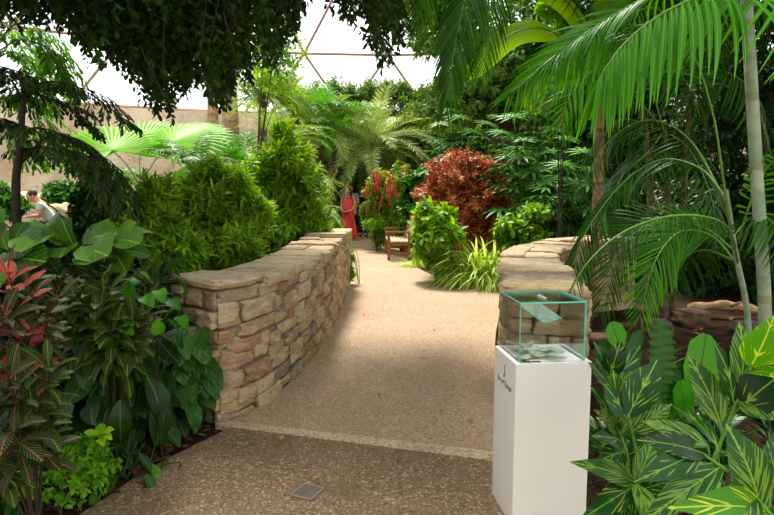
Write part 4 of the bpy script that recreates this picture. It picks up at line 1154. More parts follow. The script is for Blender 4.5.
# --- big dark-leaved plants in front of the wall
def rosette_plant(name, label, cat, base, n, pet, L, mats, tm, el=(25, 80), az=(0, 6.28), group=None, flop=.5, each=False):
    root = empty(name, tuple(base), 0, label, cat, group); b = np.array(tuple(base)); st = MB()
    mbs = [MB() for _ in mats]
    for k in range(n):
        a = rs.uniform(*az); e = R(rs.uniform(*el)); pl = pet * rs.uniform(.6, 1.15)
        h = np.array([math.cos(a), math.sin(a), 0]); s0 = b + h * .03 + [rs.normal(0, .05), rs.normal(0, .05), -.03]
        p = s0 + h * math.cos(e) * pl + Zv * (math.sin(e) * pl + .03)
        st.tube(spline([s0, (s0 + p) / 2 + Zv * pl * .12, p], 7), [.006, .006, .005, .005, .004, .004, .0035], 5)
        e2 = e - R(rs.uniform(50, 115)); dd = h * math.cos(e2) + Zv * math.sin(e2) + rs.normal(0, .12, 3)
        M = frames(nrm(dd)[None], Zv * .8 + h * .7, L * rs.uniform(.75, 1.1)); mbs[k % len(mats)].inst(tm[rs.integers(0, len(tm))], M, p[None], np.array([rs.uniform()]))
    for q, m in enumerate(mbs):
        if m.n: m.build('foliage', G[mats[q]], root)
    st.build('stem', G['gstem'], root)
    return root
g0 = lambda x, y: gnd(x, y, -.02)
rosette_plant('chinese_evergreen', 'dark broad-leaved evergreen growing against the foot of the long wall', 'plant', g0(150, 418), 100, .55, .27, ['lily', 'aglao', 'lily'], T_big, (15, 88))
rosette_plant('chinese_evergreen', 'dark broad-leaved evergreen left of the one against the wall', 'plant', g0(114, 436), 95, .62, .27, ['lily', 'lily'], T_big, (15, 88))
rosette_plant('chinese_evergreen', 'silver-patched broad-leaved plant at the bed corner beside the wall end', 'plant', g0(182, 410), 44, .3, .23, ['aglao', 'lily'], T_big, (10, 75))
rosette_plant('chinese_evergreen', 'dark broad-leaved evergreen behind the small bright shrub', 'plant', g0(80, 440), 70, .5, .26, ['lily', 'deep'], T_big, (20, 85))
rosette_plant('chinese_evergreen', 'dark leafy clump in the bottom left corner', 'plant', g0(8, 492), 26, .2, .17, ['lily', 'deep'], T_big, (10, 80))
rosette_plant('spotted_laurel', 'low cream-edged plant at the bed edge in front of the dark broad leaves', 'plant', g0(128, 474), 40, .22, .13, ['variegated', 'lily'], T_oval, (15, 80))
def leaf_bank(label, mat, xs, ys, n, base):
    its = []
    for k in range(n):
        x = rs.uniform(*xs); y = ys[0] + (ys[1] - ys[0]) * (k + .5) / n; Y_ = np.interp(x, [60, 100, 215], [3.15, 3.3, 3.95]) + (y - ys[1]) / 90 * -.05
        sx = (x - (xs[0] + xs[1]) / 2) * .3 + rs.uniform(-14, 14); dy = rs.uniform(22, 40)
        its.append((x, y - 8, Y_ + .12, x + sx, y - 8 + dy, Y_ - .02, rs.uniform(.105, .14), (rs.uniform(-.4, .4), -.8, .55)))
    return leafy('chinese_evergreen', label, 'plant', base, its, mat, prof='oval', bow=.1, fold=.1, stemtop=((xs[0] + xs[1]) / 2, ys[0], 3.75 if xs[0] > 130 else 3.45), smat='gstem', sr=.012, wave=.01)
leaf_bank('drooping dark broad-leaved evergreen just in front of the near end of the long wall', 'aglao', (158, 206), (332, 398), 34, g0(180, 424))
leaf_bank('drooping dark broad-leaved evergreen in the middle of the left bed above the cream-edged plant', 'lily', (88, 162), (338, 412), 44, g0(128, 446))
b_ = g0(66, 506)
shrub('boxwood_shrub', 'small bright green fine-leaved shrub near the bottom left of the bed', 'shrub', b_, [(b_ + Vector((0, 0, .17)), (.24, .22, .19)), (b_ + Vector((.1, 0, .22)), (.14, .14, .14))], 330, 7, .06, .038, T_oval, 'box', stems=10, sr=.004, smat='twig', inner=.3)
b_ = g0(98, 500)
leafy('seedling', 'light green three-leaved seedling poking out of the small bright shrub', 'plant', b_,
    [(102, 436, 2.9, 114, 430, 2.85, .05), (102, 438, 2.9, 92, 434, 2.85, .05), (102, 438, 2.9, 104, 446, 2.8, .05), (102, 434, 2.9, 100, 424, 2.95, .05), (104, 436, 2.9, 112, 440, 2.8, .04), (98, 436, 2.9, 84, 432, 2.9, .04)], 'lime', prof='oval', stemtop=(102, 438, 2.9), sr=.004, smat='stem')

# --- big bright bushes behind the left wall
bright_kw = dict(th_end=35, drop=.12)
shrub('umbrella_shrub', 'tall bright green bush peaking behind the far half of the long wall', 'shrub', (at(285, 250, 9).x, 9.0, 0),
    [blob(284, 158, 9, 24, 24), blob(262, 190, 9, 34, 30), blob(298, 194, 9, 30, 32), blob(280, 230, 9, 50, 30), blob(302, 224, 9, 28, 30), blob(276, 262, 9, 52, 30), blob(284, 138, 9, 11, 14)], 1500, 9, .12, .16, T_lance, 'bright', stems=12, sr=.018, **bright_kw)
shrub('umbrella_shrub', 'bright green bush behind the near end of the long wall', 'shrub', (at(212, 250, 7.4).x, 7.4, 0),
    [blob(214, 184, 7.4, 36, 20), blob(196, 214, 7.2, 48, 32), blob(238, 214, 7.4, 36, 30), blob(210, 250, 7, 62, 34), blob(170, 236, 6.8, 34, 34)], 1700, 9, .10, .13, T_lance, 'bright', stems=12, sr=.016, **bright_kw)
shrub('umbrella_shrub', 'green bush left of the two bright ones, behind the crotons', 'shrub', (at(160, 250, 6).x, 5.9, 0),
    [blob(158, 200, 5.9, 22, 24), blob(150, 236, 5.7, 34, 30), blob(176, 262, 5.5, 34, 30)], 800, 8, .08, .11, T_lance, 'bright', stems=8, sr=.014, **bright_kw)
shrub('dark_shrub', 'dark leafy mass between the crotons and the fishtail palm', 'shrub', (at(96, 250, 6.2).x, 6.2, 0),
    [blob(98, 206, 6.3, 24, 26), blob(90, 250, 6.0, 50, 30), blob(40, 250, 6.2, 40, 24), blob(104, 290, 5.6, 60, 34)], 900, 8, .1, .12, T_oval, 'deep', stems=8, sr=.014)
shrub('dark_shrub', 'dark low undergrowth at the far left behind the crotons', 'shrub', (at(0, 300, 4.6).x, 4.6, 0),
    [blob(10, 300, 4.6, 60, 40), blob(-40, 320, 4.4, 50, 60), blob(70, 330, 4.4, 50, 50)], 800, 8, .1, .11, T_oval, 'deep', stems=8, sr=.012)
shrub('dark_shrub', 'dark leafy undergrowth between the dark evergreens and the bright bush', 'shrub', (at(150, 340, 4.5).x, 4.5, 0),
    [blob(110, 350, 4.4, 60, 40), blob(160, 320, 4.9, 24, 40)], 420, 8, .1, .12, T_oval, 'deep', stems=6, sr=.012)
# trailing vine at the far end of the left wall
shrub('trailing_vine', 'bright green vine spilling round the far end of the long wall', 'vine', (at(350, 285, 9.9).x + .12, 10.15, 0),
    [blob(347, 262, 10.1, 7, 18), blob(349, 276, 10.1, 7, 12), blob(341, 240, 10.3, 10, 12)], 150, 6, .08, .075, T_oval, 'bright', stems=4, sr=.008, smat='stem', inner=.1)
shrub('low_shrub', 'low green shrub at the path edge behind the woman in coral', 'shrub', (at(330, 240, 14).x, 14.5, 0),
    [blob(326, 232, 14.5, 18, 16), blob(316, 214, 15, 20, 14), blob(332, 218, 14.5, 9, 12)], 420, 7, .1, .12, T_oval, 'bright', stems=5, sr=.012)

# ================================================================ MIDDLE DISTANCE
cyc = [frond_mesh(1.75, e, c, 46, .30, T_fine, [G['cycad'], G['pstem']], a0=70, a1=40, lift=.35, hang=.0, rr=.011) for e, c in ((80, 75), (65, 90), (50, 95), (35, 85))]
cyc2 = [frond_mesh(1.9, e, c, 40, .36, T_fine, [G['cycad2'], G['pstem']], a0=65, a1=35, lift=.25, hang=.05, rr=.012) for e, c in ((78, 80), (60, 100), (40, 90))]
def cycadp(px, py, Y, label, mesh, n, sc=1, name='cycad', cat='cycad', tilt=(8, -42), tr=.17):
    t_ = at(px, py, Y); return palm(name, label, cat, (t_.x, Y, 0), t_, tr, mesh, n, None, 'bark', sc, tilt)
cycadp(372, 152, 20, 'silvery grey-green cycad crown above the red-tasselled plants', cyc, 44, 1.42)
cycadp(320, 146, 19.5, 'grey-green cycad left of the silvery one, arching over the bushes', cyc2, 34, 1.2)
cycadp(316, 216, 13.2, 'grey-green young cycad beside the woman in coral', cyc, 14, .42, tr=.08)
cycadp(280, 150, 15.5, 'grey-green feathery palm behind the tall bright bush', cyc2, 26, .95, name='feather_palm', cat='palm')
cycadp(300, 190, 14, 'grey-green feathery palm low behind the tall bright bush', cyc2, 18, .6, name='feather_palm', cat='palm')

ar = [frond_mesh(2.0, e, c, 30, .5, T_blade, [G['areca'], G['pstem']], a0=70, a1=30, lift=.2, hang=.12, rr=.013) for e, c in ((78, 70), (62, 90), (45, 85))]
ard = [frond_mesh(2.0, e, c, 30, .5, T_blade, [G['areca_dark'], G['pstem']], a0=70, a1=30, lift=.1, hang=.25, rr=.013) for e, c in ((78, 70), (62, 90), (45, 85))]
cycadp(246, 176, 14.5, 'green feather palm showing above the bright bushes', ar, 18, .85, name='feather_palm', cat='palm')
cycadp(210, 188, 12.5, 'green feather palm at the left of the tan trunks', ar, 16, .75, name='feather_palm', cat='palm')
cycadp(196, 168, 10.4, 'dark feather palm frond cluster beside the bright fan palm', ard, 8, .5, name='feather_palm', cat='palm', tr=.05)
cycadp(330, 124, 19.5, 'light green feather palm in front of the far hedge', ar, 18, .9, name='feather_palm', cat='palm')
cycadp(294, 118, 19, 'light green feather palm beside the spiky trunk palm', cyc2, 18, .9, name='feather_palm', cat='palm')
cycadp(92, 186, 17, 'green feather palm in the distance behind the fishtail palm', ar, 16, .9, name='feather_palm', cat='palm')

# spiky ponytail palm with tan trunk + tan trunks behind
spk = [MB() for _ in range(2)]
pony = []
for q in range(2):
    mb = MB(); n = 90; d = rdir(n, -.2, 1); M = frames(d, Zv + rs.normal(0, .2, (n, 3)), rs.uniform(.8, 1.15, n)); ti = rs.integers(0, 2, n)
    for z_ in range(2): mb.inst([leaf(.035, 5, .1, .9, 'lance'), leaf(.035, 5, .1, .3, 'lance')][z_], M[ti == z_], (d * .05)[ti == z_], rs.uniform(0, 1, (ti == z_).sum()))
    pony.append(mb.mesh('leaf_crown', G['cycad2']))
def trunk_palm(name, label, px, pytop, Y, tr, heads, bark, cat='palm', sc=1.0, lean=0):
    t_ = at(px, pytop, Y); root = empty(name, (t_.x + lean, Y, 0), 0, label, cat)
    tb = MB(); tb.tube(spline([(t_.x + lean, Y, -.05), (t_.x + lean * .4, Y, t_.z * .5), tuple(t_)], 14), np.linspace(tr * 1.3, tr * .8, 14), 12); tb.build('trunk', G[bark], root)
    for h in range(heads):
        link('leaf_crown', pony[h % 2], root, tuple(t_ - root.location + Vector((rs.normal(0, .1) if h else 0, 0, rs.uniform(-.3, .0) if h else 0))), (0, 0, rs.uniform(0, 6)), sc * rs.uniform(.85, 1.1))
    return root
trunk_palm('ponytail_palm', 'spiky-crowned palm on a thin trunk in front of the dome lattice', 262, 92, 17, .13, 4, 'bark', sc=1.25)
trunk_palm('ponytail_palm', 'spiky-crowned palm with a leaning tan trunk beside the thin-trunked one', 287, 92, 18, .1, 3, 'tan_bark', sc=1.0, lean=-.9)
trunk_palm('bare_trunk', 'thick tan trunk standing between the hanging fig and the spiky palm', 229, 76, 19, .28, 0, 'tan_bark', cat='trunk')
trunk_palm('bare_trunk', 'tan trunk left of the thick one in the distance', 212, 84, 20, .2, 1, 'tan_bark', cat='trunk')

# bright fan palms
fan = [fan_mesh(34, .95, 1.0, 250, .62, .18, [G['fan'], G['stem']], up=u_) for u_ in (70, 50, 35)]
def fanp(name, label, px, py, Y, n, sc, mesh, tr=.09, cat='fan palm', tilt=(10, -25)):
    t_ = at(px, py, Y); return palm(name, label, cat, (t_.x, Y, 0), t_, tr, mesh, n, None, 'bark', sc, tilt)
def placed_fans(name, label, base, hub, items, mesh_mats, n=34, span=260, droop=.12, tr=.08, cat='fan palm', split=.62):
    """fans with chosen centres: items=(px,py,Y,R,(normal),(axis))"""
    root = empty(name, base, 0, label, cat); hub = np.array(tuple(hub)); b = np.array(tuple(base))
    tb = MB(); tb.tube(spline([b - [0, 0, .05], (b + hub) / 2, hub], 8), tr, 10); tb.build('trunk', G['bark'], root)
    for (px, py, Y, Rr, Nn, ax) in items:
        c = np.array(tuple(at(px, py, Y))); Nn = nrm(np.array(Nn, float)); ax = np.array(ax, float); ax = nrm(ax - Nn * (ax @ Nn)); xx = np.cross(ax, Nn)
        mb = MB(); mb.tube(spline([hub, (hub + c) / 2 + [0, 0, .08], c], 8), .009, 5, mat=1)
        step = R(span) / n; V, Fq, U, Rn = [], [], [], []
        for i in range(n):
            cc_ = -R(span) / 2 + (i + .5) * step; L = Rr * (.75 + .25 * math.cos(cc_ * .6)) * rs.uniform(.96, 1.03); h = step / 2; k = len(V); pl = Rr * .03
            pt = lambda an, r, z: c + (ax * math.cos(an) + xx * math.sin(an)) * r + Nn * z - Zv * droop * (r / Rr) ** 3 * Rr
            V += [pt(cc_, .01, 0), pt(cc_ - h, L * split, -pl * .5), pt(cc_, L * split, pl), pt(cc_ + h, L * split, -pl * .5), pt(cc_ - h * .55, L * .8, 0), pt(cc_, L * .8, pl * .6), pt(cc_ + h * .55, L * .8, 0), pt(cc_, L, 0)]
            U += [[.5, 0], [0, .5], [.5, .5], [1, .5], [.1, .8], [.5, .8], [.9, .8], [.5, 1]]; Rn += [rs.uniform()] * 8
            Fq += [[k, k + 1, k + 2], [k, k + 2, k + 3], [k + 1, k + 4, k + 5], [k + 1, k + 5, k + 2], [k + 2, k + 5, k + 6], [k + 2, k + 6, k + 3], [k + 4, k + 7, k + 5], [k + 5, k + 7, k + 6]]
        mb.add(np.array(V), [np.array(Fq)], np.array(U), np.array(Rn), 0); mb.build('frond', mesh_mats, root)
    return root
hb = at(140, 186, 11.3)
placed_fans('fan_palm', 'bright yellow-green fan palm lit from above behind the fishtail palm', (hb.x, 11.3, 0), hb,
    [(112, 150, 11, 1.25, (.15, -.55, .8), (-.5, .3, .8)), (172, 142, 11.3, 1.2, (-.1, -.5, .85), (.5, .4, .8)), (140, 142, 11.8, 1.1, (0, -.6, .8), (0, .3, 1)), (112, 184, 11, .7, (.2, -.5, .8), (-.9, 0, .3)), (176, 178, 11, .8, (-.2, -.4, .9), (.9, -.2, .1)), (142, 196, 10.8, .75, (0, -.8, .6), (.1, -.3, -.3))], [G['fan'], G['stem']])

# light green shrubs and rocks of the far left clearing
shrub('leafy_shrub', 'sunlit pale green shrub in the distance by the leaning man', 'shrub', (at(70, 210, 16).x, 16, 0), [blob(66, 200, 16, 24, 16), blob(110, 214, 15, 22, 14), blob(0, 206, 16, 24, 20)], 600, 7, .15, .17, T_oval, 'mid', stems=5)
shrub('leafy_shrub', 'sunlit green shrub in the distance beneath the fan palm', 'shrub', (at(150, 210, 14).x, 14, 0), [blob(150, 206, 14, 26, 16), blob(190, 190, 15, 24, 16)], 500, 7, .14, .16, T_oval, 'bright', stems=5)
def boulder(c, r, label):
    mb = MB(); p = stone_local(.5, .16); mb.add(p * np.array(r) + np.array(tuple(c)), [CGF], None, rs.choice([.35, .6, .8]))
    return tag(mb.build('boulder', stone), label, 'rock')
q = at(62, 214, 15); boulder((q.x, 15, .55), (.38, .35, .62), 'square tan boulder in the distance to the right of the leaning man')
q = at(46, 196, 19); boulder((q.x - .3, 19, .55), (.9, .6, .8), 'large tan boulder in the distance above the leaning man')
q = at(82, 225, 15); boulder((q.x + .6, 15.5, .3), (.5, .4, .35), 'low tan boulder in the distance behind the broad wavy leaves')

# far hedge and trees
def leafmass(name, label, cat, base, blobs, n, L, mat, k=8, tr=.2, bark='bark', group=None, inner=.55, length=.3):
    root = empty(name, tuple(base), 0, label, cat, group); P, D = crown_pts(blobs, n, inner)
    keep = P[:, 2] > 0; P, D = P[keep], D[keep]; A = nrm(D + [0, 0, .2] + rs.normal(0, .4, D.shape)); mb = MB(); sprigs(mb, P, A, k, length, L, T_small, 60, .25, 40, .5); mb.build('foliage', G[mat], root)
    b = np.array(tuple(base)); top = np.array(tuple(blobs[0][0]))
    tb = MB(); tb.tube(spline([b - [0, 0, .05], (b + top) / 2 + [tr * .5, 0, 0], top], 12), np.linspace(tr, tr * .4, 12), 10); trk = tb.build('trunk', G[bark], root)
    for bl in blobs[1:6]:
        e = np.array(tuple(bl[0])); s_ = b + (top - b) * .5; bm_ = MB(); bm_.tube(spline([s_, (s_ + e) / 2 + [0, 0, .2], e], 8), np.linspace(tr * .4, tr * .12, 8), 6); bm_.build('bough', G[bark], root).parent = trk
    return root
hd = empty('hedge', (at(400, 200, 22.6).x, 22.6, 0), 0, 'tall clipped hedge closing the far end below the dome lattice', 'hedge')
hp = []
Nh = 15000
hx = rs.uniform(285, 620, Nh); hyt = np.interp(hx, [285, 320, 350, 400, 440, 500, 620], [104, 96, 93, 95, 97, 60, 40]) + 3 * np.sin(hx * .11) + 2 * np.sin(hx * .37)
Yh = 22.4 + rs.uniform(-.6, .5, Nh) + .3 * np.sin(hx * .2)
zt = np.array([at(a, b, 22.6).z for a, b in zip(hx, hyt)]); xx_ = (hx - 387) / 600 * 22.6
zz = zt * (1 - rs.uniform(0, 1, Nh) ** 1.25)
topm = rs.uniform(0, 1, Nh) < .22; zz[topm] = zt[topm] + rs.normal(-.05, .12, topm.sum())
P = np.stack([xx_, Yh, zz], 1); A = nrm(np.stack([rs.normal(0, .4, Nh), -.7 + rs.normal(0, .4, Nh), .3 + topm * 1.0 + rs.normal(0, .4, Nh)], 1))
mb = MB(); sprigs(mb, P, A, 5, .22, .16, T_small, 58, .15, 40, .45); mb.build('foliage', G['hedge'], hd)
cr = MB(); zc = np.array([at(a, b, 22.6).z for a, b in zip((285, 440, 500, 620), (112, 106, 76, 54))]); 
for (a, b_, z_) in ((285, 440, zc[0]), (440, 500, zc[1]), (500, 620, zc[2])):
    x0, x1 = (a - 387) / 600 * 23, (b_ - 387) / 600 * 23; cr.box(((x0 + x1) / 2, 23.2, z_ / 2), (x1 - x0, .5, z_ - .1))
cr.build('woody_core', G['dstem'], hd, smooth=False)
# ================================================================ RIGHT SIDE
# far red-tasselled plants
def chenille(label, px, py, Y, rx, rz, n, npil=26):
    c, r = blob(px, py, Y, rx, rz); base = (c.x, Y, 0)
    root = shrub('chenille_plant', label, 'shrub', base, [(c, r), (Vector((c.x, Y, c.z * .5)), (r[0] * .8, r[0] * .8, c.z * .5)), (Vector((c.x, Y, c.z * .22)), (r[0] * .7, r[0] * .7, c.z * .25))], int(n * 1.4), 6, .12, .14, T_oval, 'bright', stems=6)
    for k in range(npil):
        d = rdir(1, -.55, .95)[0]; d[1] = -abs(d[1]); p = np.array(tuple(c)) + d * np.array(r) * 1.04 + [0, -.08, 0]; L = rs.uniform(.2, .42)
        mb = MB(); pts = spline([p, p + [.02, -.05, -.04], p + [.01 * rs.normal(), -.07, -L * .5], p + [.03 * rs.normal(), -.06, -L]], 12)
        mb.tube(pts, np.concatenate([[.008], .015 + .003 * np.sin(np.arange(10) * 2.2), [.008]]), 7, rnd=rs.uniform()); mb.build('catkin', G['chenille'], root)
chenille('chenille plant dripping red tassels beside the woman in coral', 380, 194, 16.2, 15, 24, 260, 44)
chenille('chenille plant with red tassels directly behind the garden bench', 402, 188, 15.6, 14, 24, 260, 40)
shrub('low_shrub', 'low green shrub under the red-tasselled plants at the path edge', 'shrub', (at(376, 228, 15.3).x, 15.6, 0), [blob(375, 226, 15.6, 11, 9), blob(368, 214, 16.5, 9, 12)], 160, 6, .1, .1, T_oval, 'bright', stems=4)
shrub('leafy_shrub', 'green shrub between the tasselled plants and the red bush', 'shrub', (at(415, 200, 15).x, 15, 0), [blob(416, 186, 15, 14, 18), blob(412, 210, 15, 18, 20)], 260, 7, .12, .14, T_oval, 'mid', stems=4)
# red croton bush
Yc = 11.6
shrub('croton_bush', 'large orange and dark red leaved bush to the right of the bench', 'shrub', (at(462, 250, Yc).x, Yc, 0),
    [blob(452, 176, Yc, 32, 24), blob(478, 184, Yc, 30, 24), blob(436, 198, Yc, 22, 22), blob(464, 206, Yc - .1, 42, 28), blob(490, 212, Yc, 22, 24), blob(464, 232, Yc, 40, 22)], 1500, 11, .12, .12, T_lance, 'croton_bush', stems=12, sr=.015, theta=75, th_end=25, up=.3, inner=.6)
# bright plant right of the bench
Yg = 10.4
shrub('hydrangea_shrub', 'bright green broad-leaved shrub at the path edge next to the bench', 'shrub', (at(437, 270, Yg).x, Yg, 0),
    [blob(434, 216, Yg, 20, 14), blob(438, 236, Yg - .1, 27, 18), blob(430, 252, Yg, 22, 18), blob(440, 262, Yg, 16, 12)], 260, 7, .12, .15, T_oval, 'bright', stems=8, sr=.010, smat='stem')
shrub('leafy_plant', 'upright bright green plant between the red bush and the bending wall', 'plant', (at(530, 250, 9.6).x, 9.8, 0),
    [blob(536, 214, 9.8, 14, 9), blob(512, 228, 9.8, 14, 12), blob(528, 240, 9.8, 24, 14)], 110, 7, .12, .16, T_oval, 'bright', stems=6, smat='stem')
shrub('leafy_plant', 'green plant low behind the weeping grass', 'plant', (at(500, 255, 9.6).x, 9.5, 0), [blob(508, 238, 9.8, 14, 10)], 50, 7, .1, .12, T_lance, 'mid', stems=5)
def tuft(label, px, py, n, L, mat='grass', name='grass_tuft', cat='grass', spread=.06, tm=None):
    b = gnd(px, py, -.02); root = empty(name, b, 0, label, cat)
    mb = MB(); d = rdir(n, .5, 1); p = np.array(tuple(b)) + rs.normal(0, spread, (n, 3)) * [1, 1, 0]; tm = tm or [leaf(.034, 7, .1, 1.9, 'lance'), leaf(.034, 7, .1, 1.3, 'lance'), leaf(.03, 7, .1, 2.4, 'lance')]
    M = frames(d, Zv, L * rs.uniform(.6, 1.15, n)); ti = rs.integers(0, 3, n)
    for q in range(3): mb.inst(tm[q], M[ti == q], p[ti == q], rs.uniform(0, 1, (ti == q).sum()))
    mb.build('blades', G[mat], root)
    cb = MB(); ellip(cb, tuple(b + Vector((0, 0, .02))), (spread * 1.2, spread * 1.2, .05), n=6); cb.build('crown', G['dstem'], root)
tuft('weeping pale green grass clump against the near end of the right wall', 482, 284, 800, 1.2, spread=.14)
tuft('weeping pale green grass clump left of the larger one', 463, 282, 320, .7, spread=.08)
tuft('small pale grass clump at the foot of the bright broad-leaved shrub', 414, 267, 160, .42, spread=.1)
tuft('small bright tuft between the broad-leaved shrub and the weeping grass', 446, 276, 120, .4, spread=.08)
tuft('tall narrow grass blades rising by the bending wall', 508, 262, 150, .95, mat='grass', spread=.1)

# lady palms
fing = []
for q in range(3):
    mb = MB(); pet = .34; a = R(58 - q * 14); tip = np.array([0, math.cos(a), math.sin(a)]) * pet; mb.tube([np.zeros(3), tip], .004, 4, mat=1)
    nf = 9; b = a - R(45); ax = np.array([0, math.cos(b), math.sin(b)]); nz = np.array([0, -math.sin(b), math.cos(b)])
    an = np.radians(np.linspace(-115, 115, nf)); d = np.cos(an)[:, None] * ax + np.sin(an)[:, None] * np.array([1., 0, 0])
    M = frames(d, nz, .34 * (0.8 + .2 * np.cos(an))); mb.inst(leaf(.15, 5, .15, .35 + .2 * q, 'strap'), M, np.tile(tip, (nf, 1)), np.full(nf, rs.uniform()) + rs.uniform(-.2, .2, nf))
    fing.append(mb.mesh('frond', [G['rhapis'], G['stem']]))
def lady_palm(label, Y, canes, nf=7, sc=1.0):
    """canes: list of (px, py of the top)"""
    tops = [at(x, y, Y + d) for x, y, d in canes]; bx = sum(t.x for t in tops) / len(tops)
    root = empty('lady_palm', (bx, Y, 0), 0, label, 'palm')
    for t_ in tops:
        st = MB(); b = Vector((bx + (t_.x - bx) * .55, Y + (t_.y - Y) * .6, -.03)); C_ = spline([b, b.lerp(t_, .5) + Vector((0, 0, .05)), t_], 10); st.tube(C_, .014, 6); cane = st.build('cane', G['dstem'], root)
        for k in range(nf):
            f = 1 - k / nf * .42; i = min(int(f * 9), 9); p = Vector(C_[i]) - root.location
            link('frond', fing[k % 3], cane, p, (R(14 - 55 * (k / nf)), rs.uniform(-.2, .2), k * 2.4 + rs.uniform(-.4, .4)), sc * rs.uniform(.85, 1.15))
lady_palm('lady palm clump directly above the red bush', 13.4, [(440, 140, 0), (462, 136, .3), (486, 140, 0), (504, 150, -.3), (474, 152, .5), (498, 132, .6), (452, 126, .9)], 8, 1.25)
lady_palm('lady palm clump with glossy fingered leaves right of the red bush', 11.4, [(516, 140, 0), (534, 134, .2), (552, 148, 0), (524, 160, -.4), (546, 172, -.5), (508, 176, -.2), (566, 160, 0), (540, 190, -.7), (520, 198, -.6)], 9, 1.25)
lady_palm('lady palm clump nearest the bending wall', 10.2, [(560, 186, 0), (580, 174, 0), (572, 204, -.2), (548, 206, 0), (594, 190, .2)], 9, 1.15)

# dark evergreen trees behind
def tree_at(label, px, Y, bl, n, L=.16, mat='deep', tr=.2, **kw):
    x = at(px, 200, Y).x; return leafmass('broadleaf_tree', label, 'tree', (x, Y, 0), [blob(*b) for b in bl], n, L, mat, tr=tr, **kw)
tree_at('dark broadleaf tree closing the view above the lady palms', 500, 17.5, [(500, 70, 17.5, 60, 40), (450, 30, 17.5, 44, 44), (540, 20, 17.5, 50, 50), (560, 110, 17, 60, 40), (470, 110, 18, 60, 26), (580, 60, 17, 50, 50), (430, -10, 17.5, 50, 30)], 3600, .2, 'hedge')
tree_at('dark broadleaf tree behind the tan palm trunk', 620, 14, [(620, 120, 14, 60, 50), (590, 40, 14, 60, 50), (670, 60, 13, 60, 60), (650, 180, 13, 60, 50), (590, 200, 13, 50, 50), (720, 120, 12, 60, 70), (640, -10, 13, 80, 40)], 4200, .17)
tree_at('dark broadleaf tree at the right edge behind the pale canes', 760, 9.5, [(760, 120, 9.5, 70, 70), (720, 220, 9.5, 60, 60), (780, 30, 9, 80, 60), (800, 220, 9, 70, 70), (740, 290, 9.5, 80, 30), (660, 270, 10.5, 50, 40)], 3600, .12)
tree_at('sunlit broadleaf tree whose sprays show beyond the hanging fig', 240, 12.5, [(276, 40, 11, 18, 40), (262, 66, 11, 20, 30), (284, 92, 11, 10, 22), (268, 10, 11, 26, 26)], 520, .085, 'bright', tr=.03, inner=.2)
# tree canopy past the top edge, added to shade the right beds
leafmass('broadleaf_tree', 'tall dark tree added to shade the right beds, out of view behind the pale canes', 'tree', (7.2, 5.5, 0), [(Vector((5.2, 6, 5.4)), (3, 3.2, 1.0)), (Vector((4.4, 2.6, 4.6)), (2.2, 2.4, .8)), (Vector((3.2, 8.6, 5.6)), (1.8, 2.0, .8)), (Vector((3.9, 7.4, 4.9)), (2.4, 2.6, .8)), (Vector((3.6, 4.4, 4.2)), (1.8, 2, .5)), (Vector((7.5, 7.5, 4.6)), (2.6, 3, 1.4))], 4600, .16, 'deep', tr=.22)
leafmass('broadleaf_tree', 'unseen tall dark tree at the far left beyond the fig, shading the left bed', 'tree', (-9.5, 9, 0), [(Vector((-9, 9, 4.4)), (2.2, 2.4, 1.6)), (Vector((-7.5, 4, 4.4)), (2, 3, 1.2)), (Vector((-8, 3.5, 2)), (1.4, 2.5, 1.6))], 1800, .15, 'deep', tr=.2)  # out of view; foliage masses put in to shade the left bed
# tan trunk palm
t_ = at(604, 8, 7.7)
tan = [frond_mesh(2.2, e, c, 28, .55, T_blade, [G['areca_dark'], G['pstem']], a0=70, a1=30, lift=.1, hang=.3, rr=.014) for e, c in ((60, 90), (40, 90), (20, 80))]
palm('slender_palm', 'slender tan-trunked palm rising behind the lady palms', 'palm', (at(597, 200, 7.7).x, 7.7, 0), t_, .058, tan, 12, None, 'tan_bark', .8, (10, -35))

# banana
yb = 7.4
bt = at(592, 96, yb); root = empty('banana_plant', (bt.x + .75, yb + 1.2, 0), 0, 'banana plant with one broad yellow-green leaf drooping left at the top', 'banana plant')
tb = MB(); tb.tube(spline([(bt.x + .75, yb + 1.2, -.05), (bt.x + .55, yb + 1.1, 1.4), (bt.x + .3, yb + .6, 2.3), tuple(bt)], 12), np.linspace(.09, .05, 12), 12); tb.build('trunk', G['stem'], root)
for pts, W in (([(590, 92), (566, 44), (540, 28), (505, 38), (468, 78)], .30), ([(592, 90), (600, 40), (612, 0), (640, -30)], .34), ([(592, 96), (560, 80), (540, 96), (528, 112)], .3), ([(592, 92), (584, 30), (560, -4), (530, -16)], .3)):
    C_ = spline([at(x, y, yb - .3 * (i > 1)) for i, (x, y) in enumerate(pts)], 26); T = nrm(np.gradient(C_, axis=0)); N = nrm(np.array([0, -.93, .36]) - T * (T @ np.array([0, -.93, .36]))[:, None]); X_ = np.cross(T, N)
    t = np.linspace(0, 1, 26); w_ = W / 2 * np.interp(t, [0, .2, .3, .5, .85, .97, 1], [.03, .05, .6, 1, .95, .6, .2])
    v = np.stack([C_ - X_ * w_[:, None] - N * w_[:, None] * .35, C_, C_ + X_ * w_[:, None] - N * w_[:, None] * .35], 1).reshape(-1, 3); uv = np.stack([np.tile([0, .5, 1], 26), np.repeat(t, 3)], 1)
    i = np.arange(25) * 3; mb = MB(); mb.add(v, [np.vstack([np.stack([i, i + 1, i + 4, i + 3], 1), np.stack([i + 1, i + 2, i + 5, i + 4], 1)])], uv, .6); mb.tube(C_, np.linspace(.016, .004, 26), 5, mat=1); mb.build('leaf', [G['banana'], G['stem']], root)
